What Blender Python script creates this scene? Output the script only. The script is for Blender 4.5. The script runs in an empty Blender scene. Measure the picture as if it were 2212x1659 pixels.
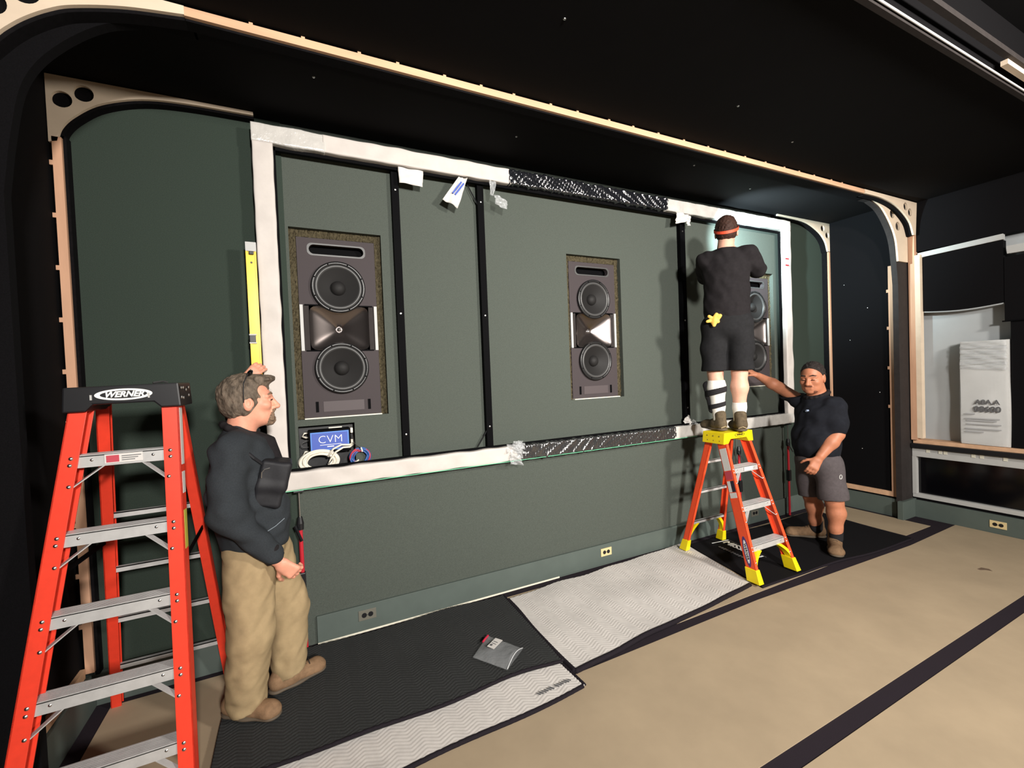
import bpy, bmesh, math, random
import numpy as np
from mathutils import Vector, Matrix

random.seed(7)
rng = np.random.default_rng(7)
PI = math.pi
SC = bpy.context.scene
COL = SC.collection

# ------------------------------------------------------------------ camera
cam_d = bpy.data.cameras.new('camera')
cam = bpy.data.objects.new('camera', cam_d)
COL.objects.link(cam)
CR = Vector((0.897754, -0.438740, -0.039311))     # right
CDN = Vector((-0.045771, -0.004153, -0.998943))   # down
CF = Vector((0.438113, 0.898605, -0.023810))      # forward
m3 = Matrix((CR, -CDN, -CF)).transposed()
cam.matrix_world = Matrix.Translation((0, 0, 1.72)) @ m3.to_4x4()
cam_d.sensor_fit = 'HORIZONTAL'
cam_d.sensor_width = 36.0
cam_d.lens = 954.97 / 2212 * 36.0
cam_d.clip_start = 0.05
SC.camera = cam

# ------------------------------------------------------------------ world, lights, exposure
wd = bpy.data.worlds.new('world')
SC.world = wd
wd.use_nodes = True
wd.node_tree.nodes['Background'].inputs[0].default_value = (0.9, 0.95, 1.0, 1)
wd.node_tree.nodes['Background'].inputs[1].default_value = 0.012


def area(name, loc, target, size, watt, col, spread=180):
    d = bpy.data.lights.new(name, 'AREA')
    d.shape = 'SQUARE'
    d.size = size
    d.energy = watt
    d.color = col
    o = bpy.data.objects.new(name, d)
    COL.objects.link(o)
    o.location = loc
    d.spread = math.radians(spread)
    o.rotation_euler = (Vector(target) - Vector(loc)).to_track_quat('-Z', 'Y').to_euler()
    return o


area('work_light_main', (0.6, -3.2, 3.0), (2.5, 3.2, 2.0), 0.42, 212, (1.0, 0.955, 0.90), 120)
area('work_light_side', (3.6, -2.0, 3.25), (2.6, 3.2, 1.55), 0.42, 120, (1.0, 0.94, 0.86), 130)
SC.view_settings.view_transform = 'Standard'
SC.view_settings.look = 'None'
SC.view_settings.gamma = 1.0
SC.view_settings.exposure = 0.2
SC.view_settings.use_curve_mapping = False


# ------------------------------------------------------------------ materials
def lin(c):
    return tuple(((v / 255) / 12.92 if v / 255 <= 0.04045 else ((v / 255 + 0.055) / 1.055) ** 2.4) for v in c)


MATS = {}


def mat(name, rgb, rough=0.6, metal=0.0, spec=0.5, var=None, bump=None, coat=0.0, stretch=None,
        emit=0.0, alpha=1.0, trans=0.0, rgb2=None, sss=0.0):
    """var=(scale,amount) noise colour variation; bump=(scale,strength,distance)."""
    if name in MATS:
        return MATS[name]
    m = bpy.data.materials.new(name)
    m.use_nodes = True
    nt = m.node_tree
    b = nt.nodes['Principled BSDF']
    c = lin(rgb)
    b.inputs['Base Color'].default_value = (*c, 1)
    b.inputs['Roughness'].default_value = rough
    b.inputs['Metallic'].default_value = metal
    b.inputs['Specular IOR Level'].default_value = spec
    b.inputs['Coat Weight'].default_value = coat
    b.inputs['Alpha'].default_value = alpha
    b.inputs['Transmission Weight'].default_value = trans
    if sss:
        b.inputs['Subsurface Weight'].default_value = sss
        b.inputs['Subsurface Radius'].default_value = (0.012, 0.005, 0.003)
    if emit:
        b.inputs['Emission Color'].default_value = (*c, 1)
        b.inputs['Emission Strength'].default_value = emit
    tc = None
    if var or bump:
        tc = nt.nodes.new('ShaderNodeTexCoord')
        mp = nt.nodes.new('ShaderNodeMapping')
        if stretch:
            mp.inputs['Scale'].default_value = stretch
        nt.links.new(tc.outputs['Object'], mp.inputs['Vector'])
    if var:
        n = nt.nodes.new('ShaderNodeTexNoise')
        n.inputs['Scale'].default_value = var[0]
        n.inputs['Detail'].default_value = 5
        n.inputs['Roughness'].default_value = 0.6
        nt.links.new(mp.outputs[0], n.inputs['Vector'])
        r = nt.nodes.new('ShaderNodeValToRGB')
        a = var[1]
        c2 = lin(rgb2) if rgb2 else tuple(min(1, v * (1 + a)) for v in c)
        c1 = c if rgb2 else tuple(v * (1 - a) for v in c)
        r.color_ramp.elements[0].position = 0.3
        r.color_ramp.elements[1].position = 0.7
        r.color_ramp.elements[0].color = (*c1, 1)
        r.color_ramp.elements[1].color = (*c2, 1)
        nt.links.new(n.outputs['Fac'], r.inputs['Fac'])
        nt.links.new(r.outputs['Color'], b.inputs['Base Color'])
    if bump:
        n = nt.nodes.new('ShaderNodeTexNoise')
        n.inputs['Scale'].default_value = bump[0]
        n.inputs['Detail'].default_value = 4
        nt.links.new(mp.outputs[0], n.inputs['Vector'])
        bp = nt.nodes.new('ShaderNodeBump')
        bp.inputs['Strength'].default_value = bump[1]
        bp.inputs['Distance'].default_value = bump[2] if len(bump) > 2 else 0.005
        nt.links.new(n.outputs['Fac'], bp.inputs['Height'])
        nt.links.new(bp.outputs['Normal'], b.inputs['Normal'])
    MATS[name] = m
    return m


GREEN = mat('green_fabric', (78, 84, 78), 0.9, spec=0.2, var=(260, 0.22), bump=(420, 0.25, 0.002))
GREENB = mat('green_paint', (86, 96, 91), 0.55, spec=0.4, var=(6, 0.06))
GREEND = mat('green_fabric_darker', (51, 61, 54), 0.9, spec=0.2, var=(260, 0.22), bump=(420, 0.25, 0.002))  # same settings as the wall fabric, darker base colour on both wings
BLACKF = mat('black_fabric', (13, 12, 14), 0.95, spec=0.12, var=(300, 0.3), bump=(350, 0.3, 0.002))
BLACKC = mat('black_ceiling_fabric', (12, 11, 13), 0.9, spec=0.15, var=(3, 0.15))
DARKBR = mat('dark_brown_panel', (46, 41, 40), 0.75, spec=0.3, var=(20, 0.15))
EDGEBK = mat('dark_edge_fabric', (16, 15, 17), 0.9, spec=0.1, var=(60, 0.25))
CARPET = mat('dark_carpet', (44, 38, 44), 0.95, spec=0.1, var=(500, 0.4), bump=(600, 0.6, 0.004))
PINE = mat('pine_wood', (205, 160, 130), 0.6, spec=0.3, var=(14, 0.14), stretch=(1, 1, 0.12), bump=(60, 0.1, 0.001))
PINEX = mat('pine_wood_lengthways', (214, 172, 138), 0.6, spec=0.3, var=(14, 0.14), stretch=(0.12, 1, 1), bump=(60, 0.1, 0.001))
PLY = mat('pale_plywood', (226, 206, 182), 0.6, spec=0.3, var=(7, 0.07), stretch=(0.5, 1, 1))
WHITEP = mat('white_painted', (186, 186, 184), 0.5, spec=0.4, var=(9, 0.05))
GREYW = mat('grey_white_wall', (176, 180, 182), 0.7, spec=0.3, var=(3, 0.05))
WHITET = mat('white_line_trim', (232, 228, 210), 0.45)
BLACKP = mat('black_plastic', (24, 24, 27), 0.4, spec=0.5)
BLACKM = mat('black_metal', (7, 7, 9), 0.7, metal=0.0, spec=0.06)
GLASSK = mat('black_glass', (6, 6, 9), 0.12, spec=0.5)
STEEL = mat('brushed_steel', (196, 196, 196), 0.3, metal=1.0)
ALU = mat('dull_aluminium', (196, 195, 194), 0.42, metal=0.25, spec=0.5, var=(18, 0.10), bump=(200, 0.06, 0.001))
ALUD = mat('aluminium_ribbed_dark', (84, 83, 82), 0.6, metal=0.2)
REDF = mat('red_orange_fibreglass', (236, 66, 44), 0.42, spec=0.45, var=(30, 0.05))
ORANF = mat('orange_fibreglass', (240, 84, 46), 0.42, spec=0.45, var=(30, 0.05))
YELP = mat('yellow_plastic', (250, 222, 22), 0.4, spec=0.45, var=(12, 0.05))
YELM = mat('yellow_metal', (250, 205, 22), 0.28, spec=0.6)
WHITE_INK = mat('white_ink', (238, 238, 235), 0.5)
GREY_INK = mat('grey_ink', (96, 96, 98), 0.6)
BLACK_INK = mat('black_ink', (22, 20, 22), 0.5)
PAPER = mat('white_paper', (214, 210, 206), 0.7, spec=0.3)
FOAM = mat('white_foam_wrap', (203, 196, 190), 0.55, spec=0.35, var=(9, 0.06), bump=(30, 0.15, 0.004))
FOAMS = mat('white_wrap_under_film', (200, 197, 192), 0.2, spec=0.6, var=(14, 0.08), bump=(45, 0.6, 0.006))
FILMK = mat('black_wrap_under_film', (26, 27, 31), 0.16, spec=1.0, coat=1.0, bump=(38, 0.5, 0.012), stretch=(1.0, 1.0, 0.5))
FILMG = mat('lightened_wrap_under_film', (52, 52, 53), 0.2, spec=1.0, coat=0.9, bump=(38, 0.5, 0.012), stretch=(1.0, 1.0, 0.5))  # black film wrap given a lighter base colour than the top rail's
FILM = mat('clear_plastic_film', (225, 228, 230), 0.12, spec=0.7, alpha=0.28)
BEIGE = mat('beige_floor_board', (167, 149, 124), 0.75, spec=0.25, var=(2.2, 0.09), bump=(3, 0.1, 0.01))
QUILTK = mat('black_quilted_cloth', (50, 51, 51), 0.9, spec=0.2, var=(120, 0.2))
QUILTW = mat('white_quilted_cloth', (206, 201, 196), 0.9, spec=0.2, var=(25, 0.07))
BIND = mat('black_binding', (28, 23, 29), 0.85, spec=0.2, var=(200, 0.3))
MATBK = mat('black_pad_cloth', (17, 16, 19), 0.92, spec=0.15, var=(160, 0.3))
SPKFACE = mat('speaker_baffle', (64, 57, 59), 0.7, spec=0.3, var=(200, 0.08))
WOOL = mat('mineral_wool', (80, 73, 56), 0.95, spec=0.1, var=(55, 0.4), bump=(90, 0.9, 0.01))
CONE = mat('speaker_cone', (33, 32, 32), 0.65, spec=0.3)
RUBBER = mat('speaker_rubber', (28, 28, 29), 0.35, spec=0.5)
RIMG = mat('speaker_rim_grey', (72, 72, 72), 0.4, spec=0.5)
HORN = mat('horn_waveguide', (128, 120, 118), 0.26, metal=0.95, spec=0.5)
BLUEL = mat('blue_label', (62, 88, 176), 0.5)
BLUEE = mat('blue_label_edge', (80, 130, 210), 0.5)
WIREW = mat('white_cable', (228, 222, 208), 0.45)
WIREB = mat('blue_cable', (52, 92, 156), 0.45)
WIRER = mat('red_cable', (178, 40, 54), 0.45)
IVORY = mat('ivory_outlet', (222, 200, 150), 0.45)
REDT = mat('red_tube', (188, 36, 50), 0.4)
LASER = mat('laser_light_green', (130, 226, 180), 0.5)
SKIN = mat('skin_ruddy', (226, 158, 132), 0.5, spec=0.4, var=(22, 0.10), sss=0.08)
SKIN2 = mat('skin_pale', (224, 172, 148), 0.5, spec=0.4, var=(18, 0.08), sss=0.08)
SKIN3 = mat('skin_tan', (186, 122, 92), 0.5, spec=0.4, var=(22, 0.10), sss=0.08)
HAIR1 = mat('hair_grey_brown', (100, 88, 76), 0.7, spec=0.3, var=(45, 0.65), stretch=(1, 1, 0.4), bump=(160, 0.8, 0.004))
HAIR2 = mat('hair_dark_brown', (58, 36, 28), 0.7, spec=0.3, var=(80, 0.35), bump=(200, 0.7, 0.003))
HAIR3 = mat('hair_black', (46, 40, 38), 0.75, spec=0.2, var=(60, 0.55), bump=(160, 1.0, 0.005))
BEARD = mat('beard_greying', (128, 106, 88), 0.8, spec=0.2, var=(140, 0.4), bump=(220, 0.7, 0.003))
STUB = mat('stubble_dark', (120, 76, 60), 0.8, spec=0.2, var=(140, 0.3), bump=(220, 0.5, 0.002))
EYED = mat('dark_eye', (40, 26, 22), 0.3)
TEETH = mat('teeth', (236, 226, 214), 0.3)
NAVY = mat('dark_slate_fleece', (48, 52, 56), 0.9, spec=0.2, var=(180, 0.15), bump=(260, 0.25, 0.003))
BLKTEE = mat('black_shirt_cloth', (33, 30, 32), 0.9, spec=0.2, var=(40, 0.15), bump=(200, 0.2, 0.002))
BLKSHORT = mat('black_shorts_cloth', (33, 33, 35), 0.88, spec=0.2, var=(40, 0.15), bump=(200, 0.2, 0.002))
NAVYPOLO = mat('navy_polo_cloth', (25, 27, 34), 0.88, spec=0.2, var=(40, 0.15), bump=(220, 0.2, 0.002))
POUCHK = mat('black_pouch_nylon', (30, 30, 34), 0.6, spec=0.35, var=(90, 0.15))
KHAKI = mat('khaki_cotton', (164, 143, 109), 0.88, spec=0.2, var=(26, 0.08), bump=(180, 0.15, 0.002))
GREYSH = mat('grey_shorts_cloth', (84, 78, 80), 0.88, spec=0.2, var=(40, 0.12), bump=(180, 0.2, 0.002))
SHOE1 = mat('tan_suede', (136, 108, 82), 0.8, spec=0.2, var=(40, 0.2), bump=(160, 0.3, 0.002))
SHOE2 = mat('olive_hiking_shoe', (92, 80, 62), 0.8, spec=0.25, var=(30, 0.35))
SHOE3 = mat('brown_work_boot', (124, 98, 74), 0.8, spec=0.2, var=(30, 0.25))
SOLE = mat('shoe_sole', (92, 80, 66), 0.7)
LACE = mat('dark_lace', (36, 28, 24), 0.8)
SOCKW = mat('white_sock', (240, 236, 228), 0.9, spec=0.2, var=(120, 0.05))
SOCKK = mat('black_sock', (26, 24, 28), 0.9)
ORSTRAP = mat('orange_strap', (236, 84, 52), 0.6)
LAMPLENS = mat('lamp_lens_lit', (215, 245, 255), 0.3, emit=14.0)
GLOVE = mat('yellow_leather_glove', (244, 196, 92), 0.7, var=(40, 0.15))


# ------------------------------------------------------------------ mesh helpers
def wloc(o):
    v = Vector((0, 0, 0))
    while o is not None:
        v = v + o.location
        o = o.parent
    return v


def put(name, me, m, parent=None, base=None, smooth=False):
    """link mesh (verts given in WORLD coordinates) as one object."""
    if m is not None and not me.materials:
        me.materials.append(m)
    o = bpy.data.objects.new(name, me)
    COL.objects.link(o)
    n = len(me.vertices)
    co = np.empty(n * 3)
    me.vertices.foreach_get('co', co)
    co = co.reshape(-1, 3)
    if parent is not None:
        off = np.array(wloc(parent))
        o.parent = parent
    else:
        if base is None:
            lo, hi = co.min(0), co.max(0)
            base = ((lo[0] + hi[0]) / 2, (lo[1] + hi[1]) / 2, lo[2])
        off = np.array(base, float)
        o.location = base
    me.vertices.foreach_set('co', (co - off).ravel())
    if smooth:
        me.polygons.foreach_set('use_smooth', [True] * len(me.polygons))
    me.update()
    return o


def empty(name, loc, label=None, cat=None, group=None):
    o = bpy.data.objects.new(name, None)
    o.empty_display_size = 0.1
    COL.objects.link(o)
    o.location = loc
    if label:
        tag(o, label, cat, group)
    return o


def tag(o, label=None, cat=None, group=None, kind=None):
    if label:
        o['label'] = label
    if cat:
        o['category'] = cat
    if group:
        o['group'] = group
    if kind:
        o['kind'] = kind
    return o


class MB:
    def __init__(self):
        self.v = []
        self.f = []

    def add(self, vs, fs):
        b = len(self.v)
        self.v += [tuple(map(float, p)) for p in vs]
        self.f += [tuple(b + i for i in f) for f in fs]
        return self

    def box(self, x0, x1, y0, y1, z0, z1):
        vs = [(x, y, z) for x in (x0, x1) for y in (y0, y1) for z in (z0, z1)]
        return self.add(vs, [(0, 1, 3, 2), (4, 6, 7, 5), (0, 4, 5, 1), (2, 3, 7, 6), (0, 2, 6, 4), (1, 5, 7, 3)])

    def obox(self, c, ax, ay, az, sx, sy, sz):
        """oriented box, centre c, unit axes, full sizes."""
        c, ax, ay, az = (np.array(q, float) for q in (c, ax, ay, az))
        vs = [c + ax * sx * i + ay * sy * j + az * sz * k for i in (-.5, .5) for j in (-.5, .5) for k in (-.5, .5)]
        return self.add(vs, [(0, 1, 3, 2), (4, 6, 7, 5), (0, 4, 5, 1), (2, 3, 7, 6), (0, 2, 6, 4), (1, 5, 7, 3)])

    def bar(self, a, b, w, d, up=(0, 0, 1)):
        """rectangular bar from a to b; w across, d along 'up'-ish."""
        a, b, up = np.array(a, float), np.array(b, float), np.array(up, float)
        t = b - a
        L = np.linalg.norm(t)
        t /= L
        s = np.cross(t, up)
        s /= np.linalg.norm(s)
        u = np.cross(s, t)
        return self.obox((a + b) / 2, t, s, u, L, w, d)

    def prism(self, poly, fn, d0, d1):
        """poly 2d list; fn(u,v,d)->xyz."""
        n = len(poly)
        vs = [fn(u, v, d0) for u, v in poly] + [fn(u, v, d1) for u, v in poly]
        fs = [tuple(range(n)), tuple(range(2 * n - 1, n - 1, -1))]
        fs += [(i, i + n, (i + 1) % n + n, (i + 1) % n) for i in range(n)]
        return self.add(vs, fs)

    def tube(self, pts, r, n=8, closed=False, caps=True):
        pts = [np.array(p, float) for p in pts]
        m = len(pts)
        rr = r if hasattr(r, '__len__') else [r] * m
        ref = None
        rings = []
        for i, p in enumerate(pts):
            if closed:
                t = pts[(i + 1) % m] - pts[i - 1]
            else:
                t = pts[min(i + 1, m - 1)] - pts[max(i - 1, 0)]
            t = t / (np.linalg.norm(t) + 1e-12)
            if ref is None:
                ref = np.array((0, 0, 1.0)) if abs(t[2]) < 0.9 else np.array((1.0, 0, 0))
            s = np.cross(t, ref)
            s /= np.linalg.norm(s) + 1e-12
            u = np.cross(s, t)
            ref = u
            rings.append([p + rr[i] * (math.cos(2 * PI * k / n) * s + math.sin(2 * PI * k / n) * u) for k in range(n)])
        vs = [q for R in rings for q in R]
        fs = []
        for i in range(m if closed else m - 1):
            j = (i + 1) % m
            fs += [(i * n + k, i * n + (k + 1) % n, j * n + (k + 1) % n, j * n + k) for k in range(n)]
        if caps and not closed:
            fs += [tuple(range(n - 1, -1, -1)), tuple((m - 1) * n + k for k in range(n))]
        return self.add(vs, fs)

    def lathe(self, prof, c, ax, n=40):
        """prof [(r,h)], centre c, axis unit ax."""
        c, ax = np.array(c, float), np.array(ax, float)
        s = np.cross(ax, (0, 0, 1.0) if abs(ax[2]) < 0.9 else (1.0, 0, 0))
        s /= np.linalg.norm(s)
        u = np.cross(ax, s)
        m = len(prof)
        vs = [c + ax * hh + r * (math.cos(2 * PI * k / n) * s + math.sin(2 * PI * k / n) * u) for r, hh in prof for k in range(n)]
        fs = [(i * n + k, i * n + (k + 1) % n, (i + 1) * n + (k + 1) % n, (i + 1) * n + k) for i in range(m - 1) for k in range(n)]
        return self.add(vs, fs)

    def mesh(self, name='mesh', fix=True):
        me = bpy.data.meshes.new(name)
        me.from_pydata(self.v, [], self.f)
        if fix:
            bm = bmesh.new()
            bm.from_mesh(me)
            bmesh.ops.recalc_face_normals(bm, faces=bm.faces)
            bm.to_mesh(me)
            bm.free()
        me.update()
        return me

    def build(self, name, m, parent=None, smooth=False, base=None, bevel=0.0, fix=True):
        me = self.mesh(name, fix)
        if bevel:
            bm = bmesh.new()
            bm.from_mesh(me)
            es = [e for e in bm.edges if len(e.link_faces) == 2 and e.calc_face_angle(0) > 0.6]
            bmesh.ops.bevel(bm, geom=es, offset=bevel, segments=2, affect='EDGES', profile=0.6)
            bm.to_mesh(me)
            bm.free()
        return put(name, me, m, parent, base, smooth)


def struct(o):
    o['kind'] = 'structure'
    return o


def XZ(u, v, d):
    return (u, d, v)


def boolean_cut(o, cutter_mb):
    cme = cutter_mb.mesh('cut')
    co = bpy.data.objects.new('cut', cme)
    COL.objects.link(co)
    md = o.modifiers.new('b', 'BOOLEAN')
    md.operation = 'DIFFERENCE'
    md.object = co
    md.solver = 'EXACT'
    co.location = -Vector((0, 0, 0))
    bpy.context.view_layer.update()
    dg = bpy.context.evaluated_depsgraph_get()
    me = bpy.data.meshes.new_from_object(o.evaluated_get(dg))
    o.modifiers.clear()
    old = o.data
    o.data = me
    bpy.data.objects.remove(co)
    bpy.data.meshes.remove(old)


def text_mesh(body, size, origin, xdir, ydir, name, m, parent, thick=0.0008, center=True, shear=0.0, bold=0.0, space=1.0):
    cu = bpy.data.curves.new('t', 'FONT')
    cu.body = body
    cu.size = size
    cu.extrude = thick
    cu.shear = shear
    cu.offset = bold
    cu.space_character = space
    cu.resolution_u = 3
    if center:
        cu.align_x = 'CENTER'
        cu.align_y = 'CENTER'
    o = bpy.data.objects.new('t', cu)
    COL.objects.link(o)
    bpy.context.view_layer.update()
    dg = bpy.context.evaluated_depsgraph_get()
    me = bpy.data.meshes.new_from_object(o.evaluated_get(dg))
    bpy.data.objects.remove(o)
    bpy.data.curves.remove(cu)
    me.materials.clear()
    X, Y = Vector(xdir).normalized(), Vector(ydir).normalized()
    Z = X.cross(Y)
    R = Matrix((X, Y, Z)).transposed().to_4x4()
    me.transform(Matrix.Translation(origin) @ R)
    return put(name, me, m, parent)


def dup(root, off, label=None, parent=None):
    r = root.copy()
    COL.objects.link(r)
    r.location = root.location + Vector(off)
    r.parent = parent
    if label:
        r['label'] = label

    def rec(a, b):
        for ch in a.children:
            c = ch.copy()
            COL.objects.link(c)
            c.parent = b
            rec(ch, c)
    kids = [root]
    rec(root, r)
    return r


def ellipse_ring(c, xd, yd, nrm, ra, rb, wa, wb, th, n=48):
    """flat elliptical ring (mesh builder)."""
    c, xd, yd, nrm = (np.array(q, float) for q in (c, xd, yd, nrm))
    mb = MB()
    vs = []
    for k in range(n):
        a = 2 * PI * k / n
        e = math.cos(a) * xd, math.sin(a) * yd
        vs += [c + ra * e[0] + rb * e[1], c + (ra - wa) * e[0] + (rb - wb) * e[1],
               c + ra * e[0] + rb * e[1] + nrm * th, c + (ra - wa) * e[0] + (rb - wb) * e[1] + nrm * th]
    fs = []
    for k in range(n):
        a, b = 4 * k, 4 * ((k + 1) % n)
        fs += [(a + 2, a + 3, b + 3, b + 2), (a, a + 2, b + 2, b), (a + 1, b + 1, b + 3, a + 3)]
    return mb.add(vs, fs)


def disc(c, xd, yd, ra, rb, n=40):
    c, xd, yd = (np.array(q, float) for q in (c, xd, yd))
    vs = [c + ra * math.cos(2 * PI * k / n) * xd + rb * math.sin(2 * PI * k / n) * yd for k in range(n)]
    return MB().add(vs, [tuple(range(n))])


def plate(c, xd, yd, ra, rb, th, n=40):
    """thin elliptical plate with real thickness th along xd x yd."""
    c, xd, yd = (np.array(q, float) for q in (c, xd, yd))
    nz = np.cross(xd, yd)
    mb = MB()
    pts = [(ra * math.cos(2 * PI * k / n), rb * math.sin(2 * PI * k / n)) for k in range(n)]
    return mb.prism(pts, lambda u, v, d: c + u * xd + v * yd + d * nz, 0.0, th)


# ------------------------------------------------------------------ the setting
CEIL = 3.36
AX0, AX1 = -1.09, 5.81        # alcove side walls
RX0, RX1 = -1.265, 5.985      # room side walls
YW = 3.17                     # screen wall
YA = 2.41                     # alcove front
struct(MB().box(-3.0, 8.0, -5.0, 3.6, -0.06, 0.0).build('floor', CARPET))
struct(MB().box(AX0 - 0.3, AX1 + 0.6, YW + 0.14, YW + 0.3, 0.0, CEIL).build('wall_back', GREEN))
# the wall sheet in front of the speakers is built from pieces around its openings
SPX = [0.2855, 2.39, 4.555]
SPW, SPZ0, SPZ1 = 0.2875, 1.472, 2.716
AMP = (-0.005, 0.343, 1.10, 1.43)
wb = MB()
cols = []
xs = [AX0 - 0.05]
for c in SPX:
    xs += [c - SPW, c + SPW]
xs += [AX1 + 0.05]
for i in range(0, len(xs), 2):
    wb.box(xs[i], xs[i + 1], YW, YW + 0.14, 0, CEIL)
for i, c in enumerate(SPX):
    wb.box(c - SPW, c + SPW, YW, YW + 0.14, SPZ1, CEIL)
    if i:
        wb.box(c - SPW, c + SPW, YW, YW + 0.14, 0, SPZ0)
    else:
        wb.box(c - SPW, c + SPW, YW, YW + 0.14, AMP[3], SPZ0)
        wb.box(c - SPW, c + SPW, YW, YW + 0.14, 0, AMP[2])
        wb.box(AMP[1], c + SPW, YW, YW + 0.14, AMP[2], AMP[3])
struct(wb.build('wall_screen', GREEN))
# lower panel section under the screen, slightly proud
struct(MB().box(-0.02, 4.95, YW - 0.012, YW, 0.0, 1.06).build('wall_lower_panel', GREEN))
struct(MB().box(0.05, 4.93, YW - 0.032, YW - 0.012, 0.012, 0.185).build('baseboard_center', GREENB, bevel=0.002))
struct(MB().box(0.05, 1.9, YW - 0.034, YW - 0.030, 0.0, 0.012).build('trim_1', WHITET))
struct(MB().box(1.9, 4.93, YW - 0.034, YW - 0.030, 0.004, 0.012).build('trim_2', GREENB))
struct(MB().box(AX0, -0.02, YW - 0.02, YW, 0.0, 0.185).build('baseboard_left', GREENB))
struct(MB().box(4.97, AX1, YW - 0.02, YW, 0.0, 0.185).build('baseboard_right', GREENB))
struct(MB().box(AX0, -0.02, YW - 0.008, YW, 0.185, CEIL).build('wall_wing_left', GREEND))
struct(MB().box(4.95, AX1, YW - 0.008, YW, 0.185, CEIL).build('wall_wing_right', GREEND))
# side walls of the alcove
struct(MB().box(AX0 - 0.2, AX0, YA, YW + 0.14, 0, CEIL).build('wall_alcove_left', BLACKF))
struct(MB().box(AX1, AX1 + 0.3, YA, YW + 0.14, 0, CEIL).build('wall_alcove_right', BLACKF))
struct(MB().box(AX1 - 0.035, AX1, YA + 0.002, YW, 0, 0.195).build('baseboard_alcove_right', GREENB, bevel=0.003))
struct(MB().box(AX0, AX0 + 0.035, YA + 0.002, YW, 0, 0.195).build('baseboard_alcove_left', GREENB, bevel=0.003))
# ceilings
struct(MB().box(-1.4, 6.2, 1.10, 3.6, CEIL, CEIL + 0.25).build('ceiling', BLACKC))
struct(MB().box(-3.0, 8.0, -5.0, 1.10, 3.72, 3.8).build('ceiling_upper', BLACKC))
# walls to the left and right of the room
struct(MB().box(RX0 - 0.2, RX0, -2.5, YA, 0, 3.72).build('wall_left', BLACKF))
# right wall with a niche and a low window
NY0, NY1 = 1.70, 2.36
wr = MB()
wr.box(RX1, RX1 + 0.3, 1.0, YA, 0, 0.21)
wr.box(RX1, RX1 + 0.3, 1.0, YA, 0.70, 0.80)
wr.box(RX1, RX1 + 0.3, 2.385, YA, 0.21, 3.4)
wr.box(RX1, RX1 + 0.3, -2.5, YA, 2.84, 3.72)
wr.box(RX1 + 0.14, RX1 + 0.3, -2.5, YA, 0.21, 0.75)
struct(wr.build('wall_right', BLACKF))
struct(MB().box(RX1, RX1 + 0.3, -2.5, 1.0, 0, 2.84).build('wall_right_near', BLACKF))
struct(MB().box(6.12, 6.2, 1.0, YA, 0.80, 2.86).build('wall_niche', GREYW))
struct(MB().box(RX1 - 0.03, RX1, 1.0, YA, 0, 0.185).build('baseboard_right_room', GREENB, bevel=0.003))
struct(MB().box(RX1 - 0.012, RX1 + 0.135, 0.9, 2.395, 0.80, 0.838).build('trim_3', PINEX))
struct(MB().box(RX1 - 0.05, RX1 + 0.02, 0.9, 2.41, 0.748, 0.800).build('trim_4', BLACKP, bevel=0.012))

# black acoustic panel in the niche (upper) and its white lip
p = empty('acoustic_panel', (6.03, 2.0, 2.19), 'black fabric acoustic panel above the white niche on the right', 'acoustic panel')
mb = MB()
n = 14
poly = [(1.705, 2.20)]
poly = [(1.705 + (2.297 - 1.705) * i / n, 2.205 - 0.022 * math.sin(PI * i / n) ** 1.0 + 0.0) for i in range(n + 1)]
poly += [(2.297, 2.768), (1.705, 2.785)]
mb.prism(poly, lambda u, v, d: (d, u, v), 5.99, 6.06)
mb.build('panel_face', BLACKF, p)
mb = MB()
for i in range(n):
    a, b = poly[i], poly[i + 1]
    mb.prism([(a[0], a[1] - 0.012), (b[0], b[1] - 0.012), b, a], lambda u, v, d: (d, u, v), 6.0, 6.10)
mb.build('panel_edge', GREYW, p)
mb = MB().prism([(1.70, 2.79), (2.33, 2.772), (2.33, 2.822), (1.70, 2.842)], lambda u, v, d: (d, u, v), 5.972, 6.02)
tag(mb.build('white_batten', WHITEP), 'white strip along the top of the black panel by the wood post', 'batten')
mb = MB().prism([(1.0, 2.632), (1.675, 2.65), (1.68, 2.72), (1.0, 2.723)], lambda u, v, d: (d, u, v), 5.972, 6.02)
tag(mb.build('white_batten', WHITEP), 'short white strip cut by the right picture edge', 'batten')
p = empty('acoustic_panel', (6.03, 1.3, 0.85), 'tall black fabric panel right of the wrapped white carton', 'acoustic panel')
MB().box(6.0, 6.08, 1.0, 1.665, 0.84, 2.03).build('panel_face', BLACKF, p)
MB().box(5.99, 6.08, 1.0, 1.70, 2.03, 2.625).build('panel_face', BLACKF, p)
MB().box(5.98, 6.0, 1.0, 1.715, 2.022, 2.034).build('panel_seam', BLACKM, p)

# low window in the right wall
w = empty('window_1', (RX1, 1.8, 0.21))
struct(w)
MB().box(RX1 - 0.015, RX1 + 0.04, 0.9, 2.405, 0.655, 0.745).build('window_frame', WHITEP, w, bevel=0.003)
MB().box(RX1 - 0.015, RX1 + 0.04, 2.372, 2.405, 0.25, 0.655).build('window_frame', WHITEP, w)
MB().box(RX1 - 0.015, RX1 + 0.04, 0.9, 2.405, 0.212, 0.255).build('window_frame', WHITEP, w, bevel=0.003)
MB().box(RX1 + 0.035, RX1 + 0.045, 0.9, 2.372, 0.25, 0.66).build('pane', GLASSK, w)
for yy in (2.27, 2.17, 2.13, 1.92, 1.86, 1.70):
    MB().box(RX1 - 0.02, RX1 - 0.012, yy - 0.014, yy + 0.014, 0.712, 0.745).build('clip', WHITET, w)

# ------------------------------------------------------------------ arches
def resc(pts, y0, y1):
    s = y1 / y0
    return [(x * s, 1.72 + (z - 1.72) * s) for x, z in pts]


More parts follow.
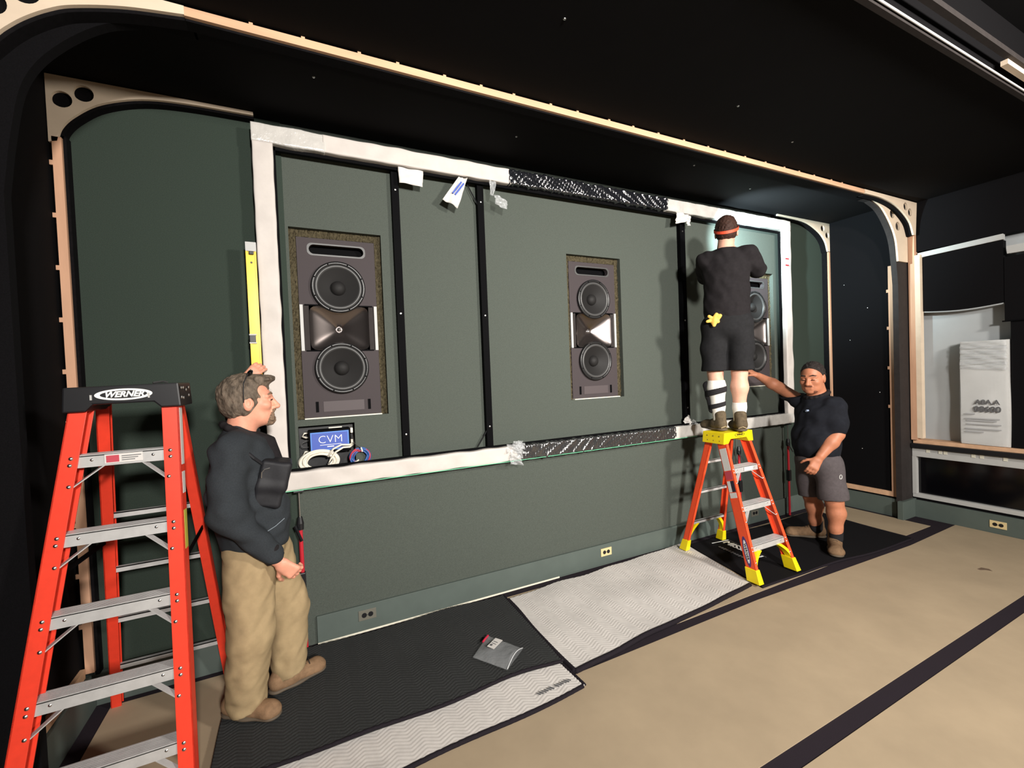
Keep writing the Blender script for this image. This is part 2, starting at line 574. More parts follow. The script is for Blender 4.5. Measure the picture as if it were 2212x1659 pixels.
def smooth_curve(pts, n=6):
    out = []
    P = [np.array(p) for p in pts]
    P = [2 * P[0] - P[1]] + P + [2 * P[-1] - P[-2]]
    for i in range(1, len(P) - 2):
        for k in range(n):
            t = k / n
            out.append(tuple(0.5 * ((2 * P[i]) + (-P[i - 1] + P[i + 1]) * t + (2 * P[i - 1] - 5 * P[i] + 4 * P[i + 1] - P[i + 2]) * t * t + (-P[i - 1] + 3 * P[i] - 3 * P[i + 1] + P[i + 2]) * t ** 3)))
    out.append(tuple(P[-2]))
    return out


def bracket(name, curve, corner_pts, y0, y1, holes, hr, label, edge_to):
    """plywood corner plate with curved inside edge and round holes, on a dark edge rib."""
    cv = smooth_curve(curve)
    poly = cv + corner_pts
    o = MB().prism(poly, XZ, y0, y1).build(name, PLY, base=(0, 0, 0))
    c = MB()
    for hx, hz in holes:
        c.prism([(hx + hr * math.cos(2 * PI * k / 24), hz + hr * math.sin(2 * PI * k / 24)) for k in range(24)], XZ, y0 - 0.05, y1 + 0.05)
    if holes:
        boolean_cut(o, c)
    tag(o, label, 'bracket')
    # dark fabric edge behind
    inner = [np.array(q) for q in cv]
    ctr = np.array(corner_pts[len(corner_pts) // 2])
    off = []
    for i, q in enumerate(inner):
        t = inner[min(i + 1, len(inner) - 1)] - inner[max(i - 1, 0)]
        nn = np.array((-t[1], t[0]))
        nn /= np.linalg.norm(nn)
        if np.dot(nn, ctr - q) > 0:
            nn = -nn
        off.append(tuple(q + nn * 0.014))
    e = MB().prism(off + corner_pts, XZ, y1, edge_to).build('edge_rib', EDGEBK, o)
    if holes:
        pass
    return o


YB = 3.09
cvL = resc([(-0.162, 3.37), (-0.494, 3.364), (-0.71, 3.34), (-0.887, 3.274), (-0.995, 3.188), (-1.052, 3.113), (-1.073, 3.039)], 3.15, YB)
bracket('arch_bracket', cvL, [(-1.086, cvL[-1][1] - 0.008), (-1.086, 3.352), (-0.16, 3.358)], YB, YB + 0.018,
        resc([(-1.045, 3.262), (-0.955, 3.312)], 3.15, YB), 0.042, 'plywood corner bracket with two holes at upper left of the green wall', YW)
cvR = [(4.831, 3.340), (4.994, 3.34), (5.342, 3.323), (5.59, 3.24), (5.716, 3.142), (5.768, 3.026)]
bracket('arch_bracket', cvR, [(5.805, 3.026), (5.805, 3.356), (4.83, 3.356)], YB, YB + 0.018,
        [(5.665, 3.288), (5.755, 3.215)], 0.036, 'plywood corner bracket at upper right of the white screen frame', YW)
# rear arch side strips (pine) over dark rib
def strip_v(name, x0, x1, z0, z1, y0, y1, label, tabs, tabside):
    mb = MB().box(x0, x1, y0, y1, z0, z1)
    for tz in tabs:
        xx = x0 if tabside < 0 else x1
        mb.box(min(xx, xx + tabside * 0.014), max(xx, xx + tabside * 0.014), y0, y1, tz - 0.012, tz + 0.012)
    return tag(mb.build(name, PINE), label, 'wood strip')


strip_v('wood_strip', -1.074, -1.036, 0.215, 3.035, YB, YB + 0.018, 'pale pine strip up the left edge of the green wall', [2.9 - 0.27 * i for i in range(10)], -1)
MB().box(-1.04, -1.022, YB + 0.018, YW, 0.19, 3.05).build('edge_rib', EDGEBK, bpy.data.objects['wood_strip'])
strip_v('wood_strip', 5.778, 5.806, 0.215, 3.02, YB, YB + 0.018, 'thin pine strip between the green wall and black side wall, right of the frame', [], 1)
o = MB().box(5.765, 5.79, YB + 0.018, YW, 0.19, 3.03).build('edge_rib', EDGEBK, bpy.data.objects['wood_strip.001'])
# strips on the alcove side walls
o = MB().box(AX1 - 0.02, AX1, 2.465, 2.515, 0.215, 2.715).build('wood_strip', PINE)
tag(o, 'upright pine board bordering the black side wall on the right', 'wood strip')
mb = MB()
for tz in (2.45, 2.05, 1.62, 1.2):
    mb.box(AX1 - 0.02, AX1 - 0.002, 2.515, 2.533, tz - 0.016, tz + 0.016)
mb.build('tab', PINE, o)['kind'] = 'stuff'
o = MB().box(AX1 - 0.02, AX1, 2.515, 3.08, 0.215, 0.268).build('wood_strip', PINEX)
tag(o, 'horizontal pine board above the green baseboard of the right side wall', 'wood strip')
o = MB().box(AX0, AX0 + 0.02, 2.46, 3.08, 0.20, 0.25).build('wood_strip', PINEX)
tag(o, 'horizontal pine board low on the left side wall behind the tall ladder', 'wood strip')
# front arch: dark panel with rounded opening
FX0, FX1, FZ = -0.985, 5.752, 3.305
cin = [(5.23, 3.305), (5.418, 3.243), (5.582, 3.10), (5.678, 2.945), (5.722, 2.736), (5.752, 2.5)]
cis = smooth_curve(cin)
cisL = [(2 * 2.3835 - x, z) for x, z in cis]
struct(MB().prism(cis + [(5.752, 0), (RX1, 0), (RX1, CEIL), (5.1, CEIL), (5.1, FZ)], XZ, YA, YA + 0.05).build('trim_arch_right', DARKBR))
struct(MB().prism(cisL + [(2 * 2.3835 - 5.752, 0), (RX0, 0), (RX0, CEIL), (-0.33, CEIL), (-0.33, FZ)], XZ, YA, YA + 0.05).build('trim_arch_left', BLACKF))
struct(MB().box(-0.34, 5.11, YA, YA + 0.05, FZ, CEIL).build('trim_arch_top', EDGEBK))
struct(MB().box(5.70, RX1, YA - 0.03, YA + 0.02, 0, 0.195).build('baseboard_arch', GREENB, bevel=0.003))
# plywood plates on the front arch
cb = smooth_curve([(5.262, 3.311), (5.43, 3.252), (5.594, 3.108), (5.69, 2.953), (5.728, 2.738)])
o = MB().prism(cb + [(5.92, 2.738), (5.92, 3.10), (5.80, 3.26), (5.58, 3.318)], XZ, YA - 0.018, YA).build('arch_bracket', PLY, base=(0, 0, 0))
c = MB()
for hx, hz in ((5.617, 3.215), (5.725, 3.10)):
    c.prism([(hx + 0.045 * math.cos(2 * PI * k / 24), hz + 0.045 * math.sin(2 * PI * k / 24)) for k in range(24)], XZ, YA - 0.1, YA + 0.1)
boolean_cut(o, c)
tag(o, 'curved plywood plate with two holes inside the right end of the front arch', 'bracket')
YO = 2.33
bracket('arch_bracket', [(4.985, 3.314), (5.31, 3.309), (5.587, 3.262), (5.818, 3.146), (5.904, 3.011)],
        [(5.945, 3.011), (5.975, 3.352), (4.97, 3.352)], YO, YO + 0.018, [(5.74, 3.285), (5.83, 3.235)], 0.04,
        'plywood corner bracket at the right end of the long ceiling strip', YA - 0.0185)
bracket('arch_bracket', [(-1.13, 2.80), (-1.03, 2.95), (-0.947, 3.062), (-0.916, 3.10), (-0.869, 3.147), (-0.802, 3.198), (-0.725, 3.238), (-0.56, 3.285), (-0.36, 3.316)],
        [(-0.36, 3.352), (-1.25, 3.352), (-1.25, 2.80)], YO, YO + 0.018, [(-0.955, 3.175), (-0.86, 3.245)], 0.045,
        'plywood corner bracket with holes cut by the upper left picture corner', YA)
mb = MB().box(-0.36, 4.97, YO, YO + 0.018, 3.312, 3.350)
for i in range(22):
    tx = -0.1 + i * 0.225 + random.uniform(-.03, .03)
    mb.box(tx - 0.008, tx + 0.008, YO, YO + 0.012, 3.350, 3.3585)
o = tag(mb.build('wood_strip', PINEX), 'long pale pine strip running across the black ceiling', 'wood strip')
MB().box(-0.36, 4.97, YO + 0.018, YA, 3.302, 3.36).build('edge_rib', EDGEBK, o)
# post on the right wall beside the niche
o = MB().box(RX1 - 0.045, RX1 + 0.02, 2.345, 2.398, 0.838, 3.02).build('wood_post', PINE)
tag(o, 'reddish pine post beside the white wall niche', 'wood post')
MB().box(RX1 - 0.045, RX1 + 0.02, 2.30, 2.345, 0.86, 2.80).build('batten', PLY, o)
# ceiling edge at upper right
o = empty('ceiling_beam', (3.4, 1.09, 3.35), 'brown ceiling edge with a metal strip whose highlight is painted white, upper right', 'ceiling beam')
MB().box(1.8, 6.0, 1.098, 1.125, 3.345, 3.362).build('lower_board', DARKBR, o)
MB().tube([(1.8, 1.088, 3.362), (6.0, 1.088, 3.362)], 0.0055, 10).build('strip_highlight', WHITEP, o, smooth=True)  # white paint stands in for the bright reflection along the metal
MB().box(1.8, 6.0, 1.09, 1.098, 3.362, 3.72).build('fascia', BLACKF, o)
MB().box(1.8, 6.0, 1.01, 1.04, 3.40, 3.43).build('upper_board', DARKBR, o)
MB().box(3.72, 5.2, 1.03, 1.06, 3.372, 3.400).build('pale_batten', PLY, o)

# ------------------------------------------------------------------ floor boards (paper sheets) and pads
def board(name, pts, label, th=0.004):
    o = MB().prism(pts, lambda u, v, d: (u, v, d), 0.001, 0.001 + th).build(name, BEIGE)
    return tag(o, label, 'floor board', 'floor protection boards')


board('floor_board', [(-0.98, 1.222), (5.95, 1.222), (5.95, 2.055), (4.98, 2.03), (2.94, 2.10), (1.2, 2.085), (-0.98, 2.085)], 'beige floor protection board between the pads and the long black gap')
fb = bpy.data.objects['floor_board']
MB().prism([(4.84, 1.545), (4.90, 1.54), (4.915, 1.50), (4.885, 1.47), (4.87, 1.505), (4.835, 1.525)], lambda u, v, d: (u, v, d), 0.005, 0.0056).build('scuff_mark', mat('brown_scuff', (104, 84, 66), 0.9), fb)
board('floor_board', [(-0.98, -4.5), (5.95, -4.5), (5.95, 1.135), (-0.98, 1.135)], 'beige floor protection board nearest the camera, lower right corner')
board('floor_board', [(1.2, 2.17), (5.72, 2.165), (5.72, 3.06), (1.2, 3.06)], 'beige floor protection board under the white pad and black pad near the wall')
board('floor_board', [(-0.98, 2.10), (1.0, 2.10), (1.0, 3.04), (-0.4, 3.04), (-0.4, 3.10), (-0.98, 3.10)], 'beige floor protection board under the tall ladder')
board('floor_board', [(-1.24, 1.0), (-1.055, 1.0), (-1.055, 2.33), (-1.24, 2.33)], 'narrow beige floor board left of the tall ladder feet')


def pad(name, corners, m, label, nx, ny, z0, zig=0.0022, wr=0.004, seed=0, th=0.012, edges=(1, 1, 1, 1), binding=0.011, curl=None):
    """quilted moving pad: bilinear quad with zig-zag relief; corners c00,c10,c11,c01."""
    r = np.random.default_rng(seed)
    c00, c10, c11, c01 = (np.array(c, float) for c in corners)
    u, v = np.meshgrid(np.linspace(0, 1, nx), np.linspace(0, 1, ny), indexing='ij')
    P = (c00[None, None] * ((1 - u) * (1 - v))[..., None] + c10 * (u * (1 - v))[..., None] + c11 * (u * v)[..., None] + c01 * ((1 - u) * v)[..., None])
    e = np.zeros_like(u)
    x, y = P[..., 0].copy(), P[..., 1].copy()
    # wavy outline
    for k in range(4):
        a, b, ph = r.uniform(3, 9), r.uniform(3, 9), r.uniform(0, 6.28)
        P[..., 1] += 0.006 * np.sin(a * x + b * 0.2 * y + ph)
        P[..., 0] += 0.005 * np.sin(b * y + a * 0.2 * x + ph)
    tri = np.abs(((x / 0.13) % 1.0) - 0.5) * 2
    h = zig * np.abs(np.sin(PI * (y + 0.035 * tri) / 0.022)) ** 0.7
    for k in range(7):
        th_ = r.uniform(0, PI)
        fr = r.uniform(4, 16)
        h += wr / 3.0 * np.sin(fr * (x * math.cos(th_) + y * math.sin(th_)) + r.uniform(0, 6.28)) * 0.6
    h = h - h.min()
    if curl is not None:
        h += curl(u, v, x, y)
    Z = z0 + th + h
    V = np.stack([P[..., 0], P[..., 1], Z], -1).reshape(-1, 3)
    idx = np.arange(nx * ny).reshape(nx, ny)
    q = np.stack([idx[:-1, :-1], idx[1:, :-1], idx[1:, 1:], idx[:-1, 1:]], -1).reshape(-1, 4)
    # bottom skirt
    border = list(idx[:, 0]) + list(idx[-1, 1:]) + list(idx[-2::-1, -1]) + list(idx[0, -2:0:-1])
    B = V[border].copy()
    B[:, 2] = z0
    nb = len(border)
    base = len(V)
    V2 = np.vstack([V, B])
    sk = [(border[(i + 1) % nb], border[i], base + i, base + (i + 1) % nb) for i in range(nb)]
    me = bpy.data.meshes.new(name)
    me.from_pydata(V2.tolist(), [], q.tolist() + sk)
    o = put(name, me, m, smooth=True)
    tag(o, label, 'moving pad')
    sides = [idx[:, 0], idx[-1, :], idx[:, -1], idx[0, :]]
    for s, on in zip(sides, edges):
        if on:
            pts = V[s][::3] * 1.0
            pts[:, 2] -= binding * 0.55
            bb = MB()
            # flattened band: two parallel tubes
            bb.tube(pts, binding, 7)
            bb.build('binding', BIND, o, smooth=True)
    return o


def lowcurl(u, v, x, y):
    return 0.02 * np.exp(-((u - 0.22) / 0.06) ** 2 - ((v - 0.2) / 0.15) ** 2) + 0.015 * np.exp(-((u - 0.33) / 0.05) ** 2 - ((v - 0.1) / 0.1) ** 2)


po = pad('moving_pad', [(-0.405, 1.865), (1.325, 1.985), (1.315, 2.32), (-0.405, 2.32)], QUILTW,
         'white quilted pad strip sticking out below the black quilted pad', 330, 80, 0.006, seed=3, wr=0.004, zig=0.0021, curl=lowcurl, th=0.006, edges=(1, 1, 0, 1), binding=0.012)
mk = MB()
for k in range(13):
    if k != 6:
        x_ = 1.075 + 0.0165 * k
        mk.obox((x_, 2.028 + 0.06 * (x_ - 1.075), 0.0245), (0.8, 0.6, 0), (-0.6, 0.8, 0), (0, 0, 1), 0.006 + 0.003 * (k % 2), 0.02 + 0.004 * (k % 3), 0.003)
mk.build('printed_marks', GREY_INK, po)['kind'] = 'stuff'
pad('moving_pad', [(-0.42, 2.20), (1.325, 2.19), (1.345, 3.055), (-0.40, 3.06)], QUILTK,
    'black quilted pad under the man in khaki trousers', 330, 210, 0.024, seed=5, wr=0.005, zig=0.0036, edges=(1, 1, 0, 0), binding=0.009)
pad('moving_pad', [(1.345, 2.10), (3.10, 2.26), (3.29, 3.10), (1.355, 3.015)], QUILTW,
    'large white quilted pad in front of the green wall', 330, 200, 0.006, seed=9, wr=0.008, zig=0.0022, th=0.006, edges=(1, 0, 0, 1), binding=0.017)
pm = pad('moving_pad', [(3.13, 2.20), (5.17, 2.085), (5.24, 3.03), (3.30, 3.045)], MATBK,
         'black pad with white lettering under the short ladder', 200, 100, 0.006, seed=11, wr=0.003, zig=0.0008, th=0.006, edges=(1, 1, 0, 0), binding=0.010)
text_mesh('MISSION', 0.105, (3.615, 2.72, 0.0215), (-0.10, -1, 0), (1, -0.10, 0), 'printed_text', WHITE_INK, pm, bold=0.003)
mk = MB()
for k in range(14):
    mk.obox((3.49 - 0.0028 * k, 2.86 - 0.028 * k, 0.0225), (-0.1, -0.995, 0), (0.995, -0.1, 0), (0, 0, 1), 0.016, 0.022 + 0.006 * (k % 3), 0.003)
mk.build('printed_marks', GREY_INK, pm)['kind'] = 'stuff'
mk = MB()
mk.bar((3.70, 2.93, 0.0225), (3.63, 2.50, 0.0225), 0.004, 0.003)
mk.build('printed_line', GREY_INK, pm)
MB().bar((3.70, 2.93, 0.0225), (3.50, 2.955, 0.0225), 0.007, 0.003).build('printed_line', WHITE_INK, pm)

# ------------------------------------------------------------------ screen frame
def wrapped_bar(a, b, ax_n, ax_w, wn, ww, n, amp, seed, ridges=0.0, slope=1.0):
    """wrapped bar a->b, cross-section half widths wn along ax_n (out) and ww along ax_w, wrinkled."""
    r = np.random.default_rng(seed)
    a, b, N, Wd = (np.array(q, float) for q in (a, b, ax_n, ax_w))
    t = b - a
    L = np.linalg.norm(t)
    t /= L
    prof = []
    rc = min(wn, ww) * 0.25
    for cx, cy, a0 in ((1, 1, 0), (-1, 1, 90), (-1, -1, 180), (1, -1, 270)):
        for k in range(4):
            an = math.radians(a0 + 30 * k)
            prof.append(((wn - rc) * cx + rc * math.cos(an), (ww - rc) * cy + rc * math.sin(an), math.cos(an), math.sin(an)))
    # insert subdivisions on flats
    full = []
    m = len(prof)
    for i in range(m):
        p, q = prof[i], prof[(i + 1) % m]
        full.append(p)
        d = math.hypot(p[0] - q[0], p[1] - q[1])
        k = int(d / 0.012)
        for j in range(1, k):
            s = j / k
            full.append(tuple(p[z] * (1 - s) + q[z] * s for z in range(4)))
    full = np.array(full)
    m = len(full)
    s = np.linspace(0, L, n)
    S, I = np.meshgrid(s, np.arange(m), indexing='ij')
    PX, PY = full[:, 0][None].repeat(n, 0), full[:, 1][None].repeat(n, 0)
    NX, NY = full[:, 2][None].repeat(n, 0), full[:, 3][None].repeat(n, 0)
    h = np.zeros_like(S)
    for k in range(8):
        f1, f2, ph = r.uniform(8, 40), r.uniform(-40, 40), r.uniform(0, 6.3)
        h += amp / 5 * np.sin(f1 * S + f2 * PY + f2 * 0.5 * PX + ph)
    if ridges:
        for k in range(3):
            f1 = (60, 97, 151)[k]
            mod = 0.5 + 0.5 * np.sin(r.uniform(2, 5) * S + r.uniform(0, 6))
            h += ridges * mod * (np.maximum(0, np.sin(f1 * (S + slope * PY * (1 + .25 * k)) + 1.8 * np.sin(9 * S + k))) ** 4) * (1, .8, .5)[k]
    V = a + S[..., None] * t + (PX + h * NX)[..., None] * N + (PY + h * NY)[..., None] * Wd
    V = V.reshape(-1, 3)
    idx = np.arange(n * m).reshape(n, m)
    j = np.roll(np.arange(m), -1)
    q = np.stack([idx[:-1], idx[1:], idx[1:][:, j], idx[:-1][:, j]], -1).reshape(-1, 4)
    mb = MB()
    mb.add(V.tolist(), q.tolist() + [tuple(idx[0][::-1]), tuple(idx[-1])])
    return mb


FY, FD = 3.085, 0.035          # bar centre depth, half depth
FRX0, FRX1 = -0.175, 4.99
FRZ0, FRZ1 = 1.047, 3.283
HW = 0.056
fr = empty('screen_frame', (2.4, FY, FRZ0), 'large rectangular projection screen frame wrapped in white foam and shiny film', 'screen frame')
O = (0, -1, 0)
U = (0, 0, 1)
zt, zb = FRZ1 - HW, FRZ0 + HW
xl, xr = FRX0 + HW, FRX1 - HW


def piece(nm, a, b, wd, m, n=120, amp=0.003, seed=1, ridges=0.0, ww=HW, slope=1.0, wn=FD, label=None):
    o = wrapped_bar(a, b, O, wd, wn, ww, n, amp, seed, ridges, slope).build(nm, m, fr, smooth=True)
    if label:
        o['label'] = label
    return o


piece('corner_wrap', (FRX0, FY, zt), (0.23, FY, zt), U, FOAMS, 60, 0.004, 2, 0.0015, label='foam corner under shiny film')
piece('top_rail', (0.22, FY, zt), (1.55, FY, zt), U, FOAM, 140, 0.004, 3)
piece('top_rail', (1.53, FY, zt), (3.16, FY, zt), U, FILMK, 760, 0.005, 4, 0.011, slope=1.5, ww=HW * 0.97, label='top rail stretch wrapped in black and clear film')
piece('top_rail', (3.15, FY, zt), (FRX1, FY, zt), U, FOAMS, 160, 0.003, 5, 0.0012)
piece('side_rail', (xl, FY, zt - HW * 0.9), (xl, FY, FRZ0 + 0.01), (1, 0, 0), FOAM, 160, 0.003, 6)
piece('side_rail', (xr, FY, zt - HW * 0.9), (xr, FY, FRZ0 + 0.01), (1, 0, 0), FOAM, 160, 0.0045, 7)
piece('bottom_rail', (FRX0, FY, zb), (1.53, FY, zb), U, FOAM, 160, 0.006, 8)
piece('bottom_rail', (1.51, FY, zb), (3.18, FY, zb), U, FILMG, 760, 0.004, 9, 0.009, slope=-1.2, ww=HW * 0.97, label='bottom rail stretch wrapped in black and clear film')
piece('bottom_rail', (3.16, FY, zb), (FRX1, FY, zb), U, FOAMS, 160, 0.003, 10, 0.0015)
# black inner lip, and a thin strip coloured as the projected laser light
lip = MB()
lip.box(xl + HW, xr - HW, FY + 0.01, FY + 0.036, FRZ1 - 2 * HW - 0.02, FRZ1 - 2 * HW + 0.004)
lip.box(xl + HW, xr - HW, FY + 0.01, FY + 0.036, FRZ0 + 2 * HW - 0.004, FRZ0 + 2 * HW + 0.012)
lip.box(xl + HW - 0.004, xl + HW + 0.012, FY + 0.01, FY + 0.036, FRZ0 + HW, FRZ1 - HW)
lip.box(xr - HW - 0.012, xr - HW + 0.004, FY + 0.01, FY + 0.036, FRZ0 + HW, FRZ1 - HW)
lip.build('inner_lip', BLACKM, fr)
MB().box(-0.09, 3.45, FY - FD - 0.004, FY - FD + 0.002, FRZ0 - 0.002, FRZ0 + 0.001).build('laser_light_strip', LASER, fr)
# red print marks on the right upright
mk = MB()
mk.box(xr - HW - 0.002, xr + 0.0, FY - FD - 0.006, FY - FD - 0.002, 2.855, 2.866)
mk.box(xr - HW - 0.002, xr + 0.0, FY - FD - 0.006, FY - FD - 0.002, 2.785, 2.796)
mk.build('red_print', REDT, fr)['kind'] = 'stuff'


def crumple(pts_uv, base, ud, vd, nd, amp, seed, n=14):
    """crumpled sheet with thickness over a quad patch."""
    r = np.random.default_rng(seed)
    c00, c10, c11, c01 = (np.array(q, float) for q in pts_uv)
    base, ud, vd, nd = (np.array(q, float) for q in (base, ud, vd, nd))
    g = np.zeros((n, n, 3))
    ph = r.uniform(0, 6.3, 6)
    for i in range(n):
        for j in range(n):
            u, v = i / (n - 1), j / (n - 1)
            q = c00 * (1 - u) * (1 - v) + c10 * u * (1 - v) + c11 * u * v + c01 * (1 - u) * v
            h = amp * (math.sin(5 * u + 3 * v + ph[0]) + 0.6 * math.sin(11 * u - 7 * v + ph[1]) + 0.4 * math.sin(17 * v + 9 * u + ph[2]) + .4 * abs(math.sin(9 * u + 13 * v + ph[3])))
            g[i, j] = base + ud * q[0] + vd * q[1] + nd * h
    th = 0.0012
    V = np.concatenate([g.reshape(-1, 3), g.reshape(-1, 3) - nd * th])
    idx = np.arange(n * n).reshape(n, n)
    q = np.stack([idx[:-1, :-1], idx[1:, :-1], idx[1:, 1:], idx[:-1, 1:]], -1).reshape(-1, 4)
    q2 = q[:, ::-1] + n * n
    bd = list(idx[:, 0]) + list(idx[-1, 1:]) + list(idx[-2::-1, -1]) + list(idx[0, -2:0:-1])
    sk = [(bd[(i + 1) % len(bd)], bd[i], bd[i] + n * n, bd[(i + 1) % len(bd)] + n * n) for i in range(len(bd))]
    return MB().add(V.tolist(), q.tolist() + q2.tolist() + sk)


yf = FY - FD - 0.004
fl1 = crumple([(0.695, 3.17), (0.87, 3.165), (0.862, 3.056), (0.70, 3.062)], (0, yf + 0.03, 0), (1, 0, 0), U, O, 0.004, 1).build('paper_flap', PAPER, fr, smooth=True)
fl2 = crumple([(1.125, 3.16), (1.195, 3.165), (1.112, 2.935), (1.0, 2.985)], (0, yf + 0.02, 0), (1, 0, 0), U, O, 0.008, 2).build('paper_flap', PAPER, fr, smooth=True)
for k in range(2):
    MB().bar((1.075 + 0.018 * k, yf + 0.012, 3.035 - 0.008 * k), (1.145 + 0.018 * k, yf + 0.012, 3.125 - 0.008 * k), 0.012, 0.012, up=(-0.8, 0, 0.55)).build('blue_print', BLUEL, fl2)
crumple([(1.36, 3.17), (1.42, 3.165), (1.39, 3.05), (1.37, 3.06)], (0, yf, 0), (1, 0, 0), U, O, 0.006, 12).build('film_scrap', FILM, fr, smooth=True)
crumple([(1.40, 3.07), (1.51, 3.03), (1.50, 2.965), (1.40, 3.0)], (0, yf, 0), (1, 0, 0), U, O, 0.01, 13).build('film_scrap', FILM, fr, smooth=True)
crumple([(3.27, 3.17), (3.44, 3.165), (3.42, 3.10), (3.25, 3.06)], (0, yf + 0.01, 0), (1, 0, 0), U, O, 0.01, 4).build('paper_flap', PAPER, fr, smooth=True)
crumple([(3.40, 3.16), (3.49, 3.165), (3.47, 3.07), (3.42, 3.08)], (0, yf + 0.03, 0), (1, 0, 0), U, O, 0.008, 5).build('paper_flap', PAPER, fr, smooth=True)
crumple([(3.36, 1.15), (3.45, 1.15), (3.42, 1.25), (3.35, 1.23)], (0, FY + 0.02, 0), (1, 0, 0), U, O, 0.012, 6).build('paper_flap', PAPER, fr, smooth=True)
crumple([(3.43, 1.15), (3.54, 1.15), (3.49, 1.17), (3.45, 1.21)], (0, FY + 0.01, 0), (1, 0, 0), U, O, 0.012, 16).build('film_scrap', FILM, fr, smooth=True)
for k, (dx, dz, s) in enumerate(((0, 0, 1), (0.04, 0.03, .8), (-.03, .04, .7), (0.02, .07, .6), (-.01, -.05, .8))):
    crumple([(1.44 + dx, 1.08 + dz), (1.55 + dx, 1.06 + dz), (1.53 + dx, 1.06 + dz + .11 * s), (1.45 + dx, 1.08 + dz + .09 * s)], (0, yf - .004 * k, 0), (1, 0, 0), U, O, 0.014, 20 + k).build('film_scrap', FILM, fr, smooth=True)

# ------------------------------------------------------------------ upright struts behind the frame
for x0, x1, nm in ((0.655, 0.705, 'beside the left loudspeaker'), (1.295, 1.345, 'middle of three'), (3.39, 3.455, 'by the short ladder')):
    cx = (x0 + x1) / 2
    o = empty('mounting_strut', (cx, 3.14, 1.06), 'black vertical mounting strut behind the screen frame, ' + nm, 'strut', 'screen mounting struts')
    MB().box(x0, x1, 3.126, 3.131, 1.10, 3.27).build('channel_face', BLACKM, o)
    MB().box(x0, x0 + 0.005, 3.131, 3.169, 1.10, 3.27).build('channel_side', BLACKM, o)
    MB().box(x1 - 0.005, x1, 3.131, 3.169, 1.10, 3.27).build('channel_side', BLACKM, o)
    for zz in (1.32, 2.17, 3.03):
        MB().lathe([(0, 0.004), (0.006, 0.003), (0.008, 0)], (cx, 3.126, zz), (0, -1, 0), 10).build('screw', STEEL, o)
o = bpy.data.objects['mounting_strut.001']
MB().tube([(1.22, 3.145, 3.16), (1.25, 3.14, 3.10), (1.300, 3.138, 3.01)], 0.005, 6).build('cable', BLACKP, o)
MB().tube([(1.22, 3.145, 1.17), (1.26, 3.14, 1.23), (1.300, 3.138, 1.29)], 0.005, 6).build('cable', BLACKP, o)

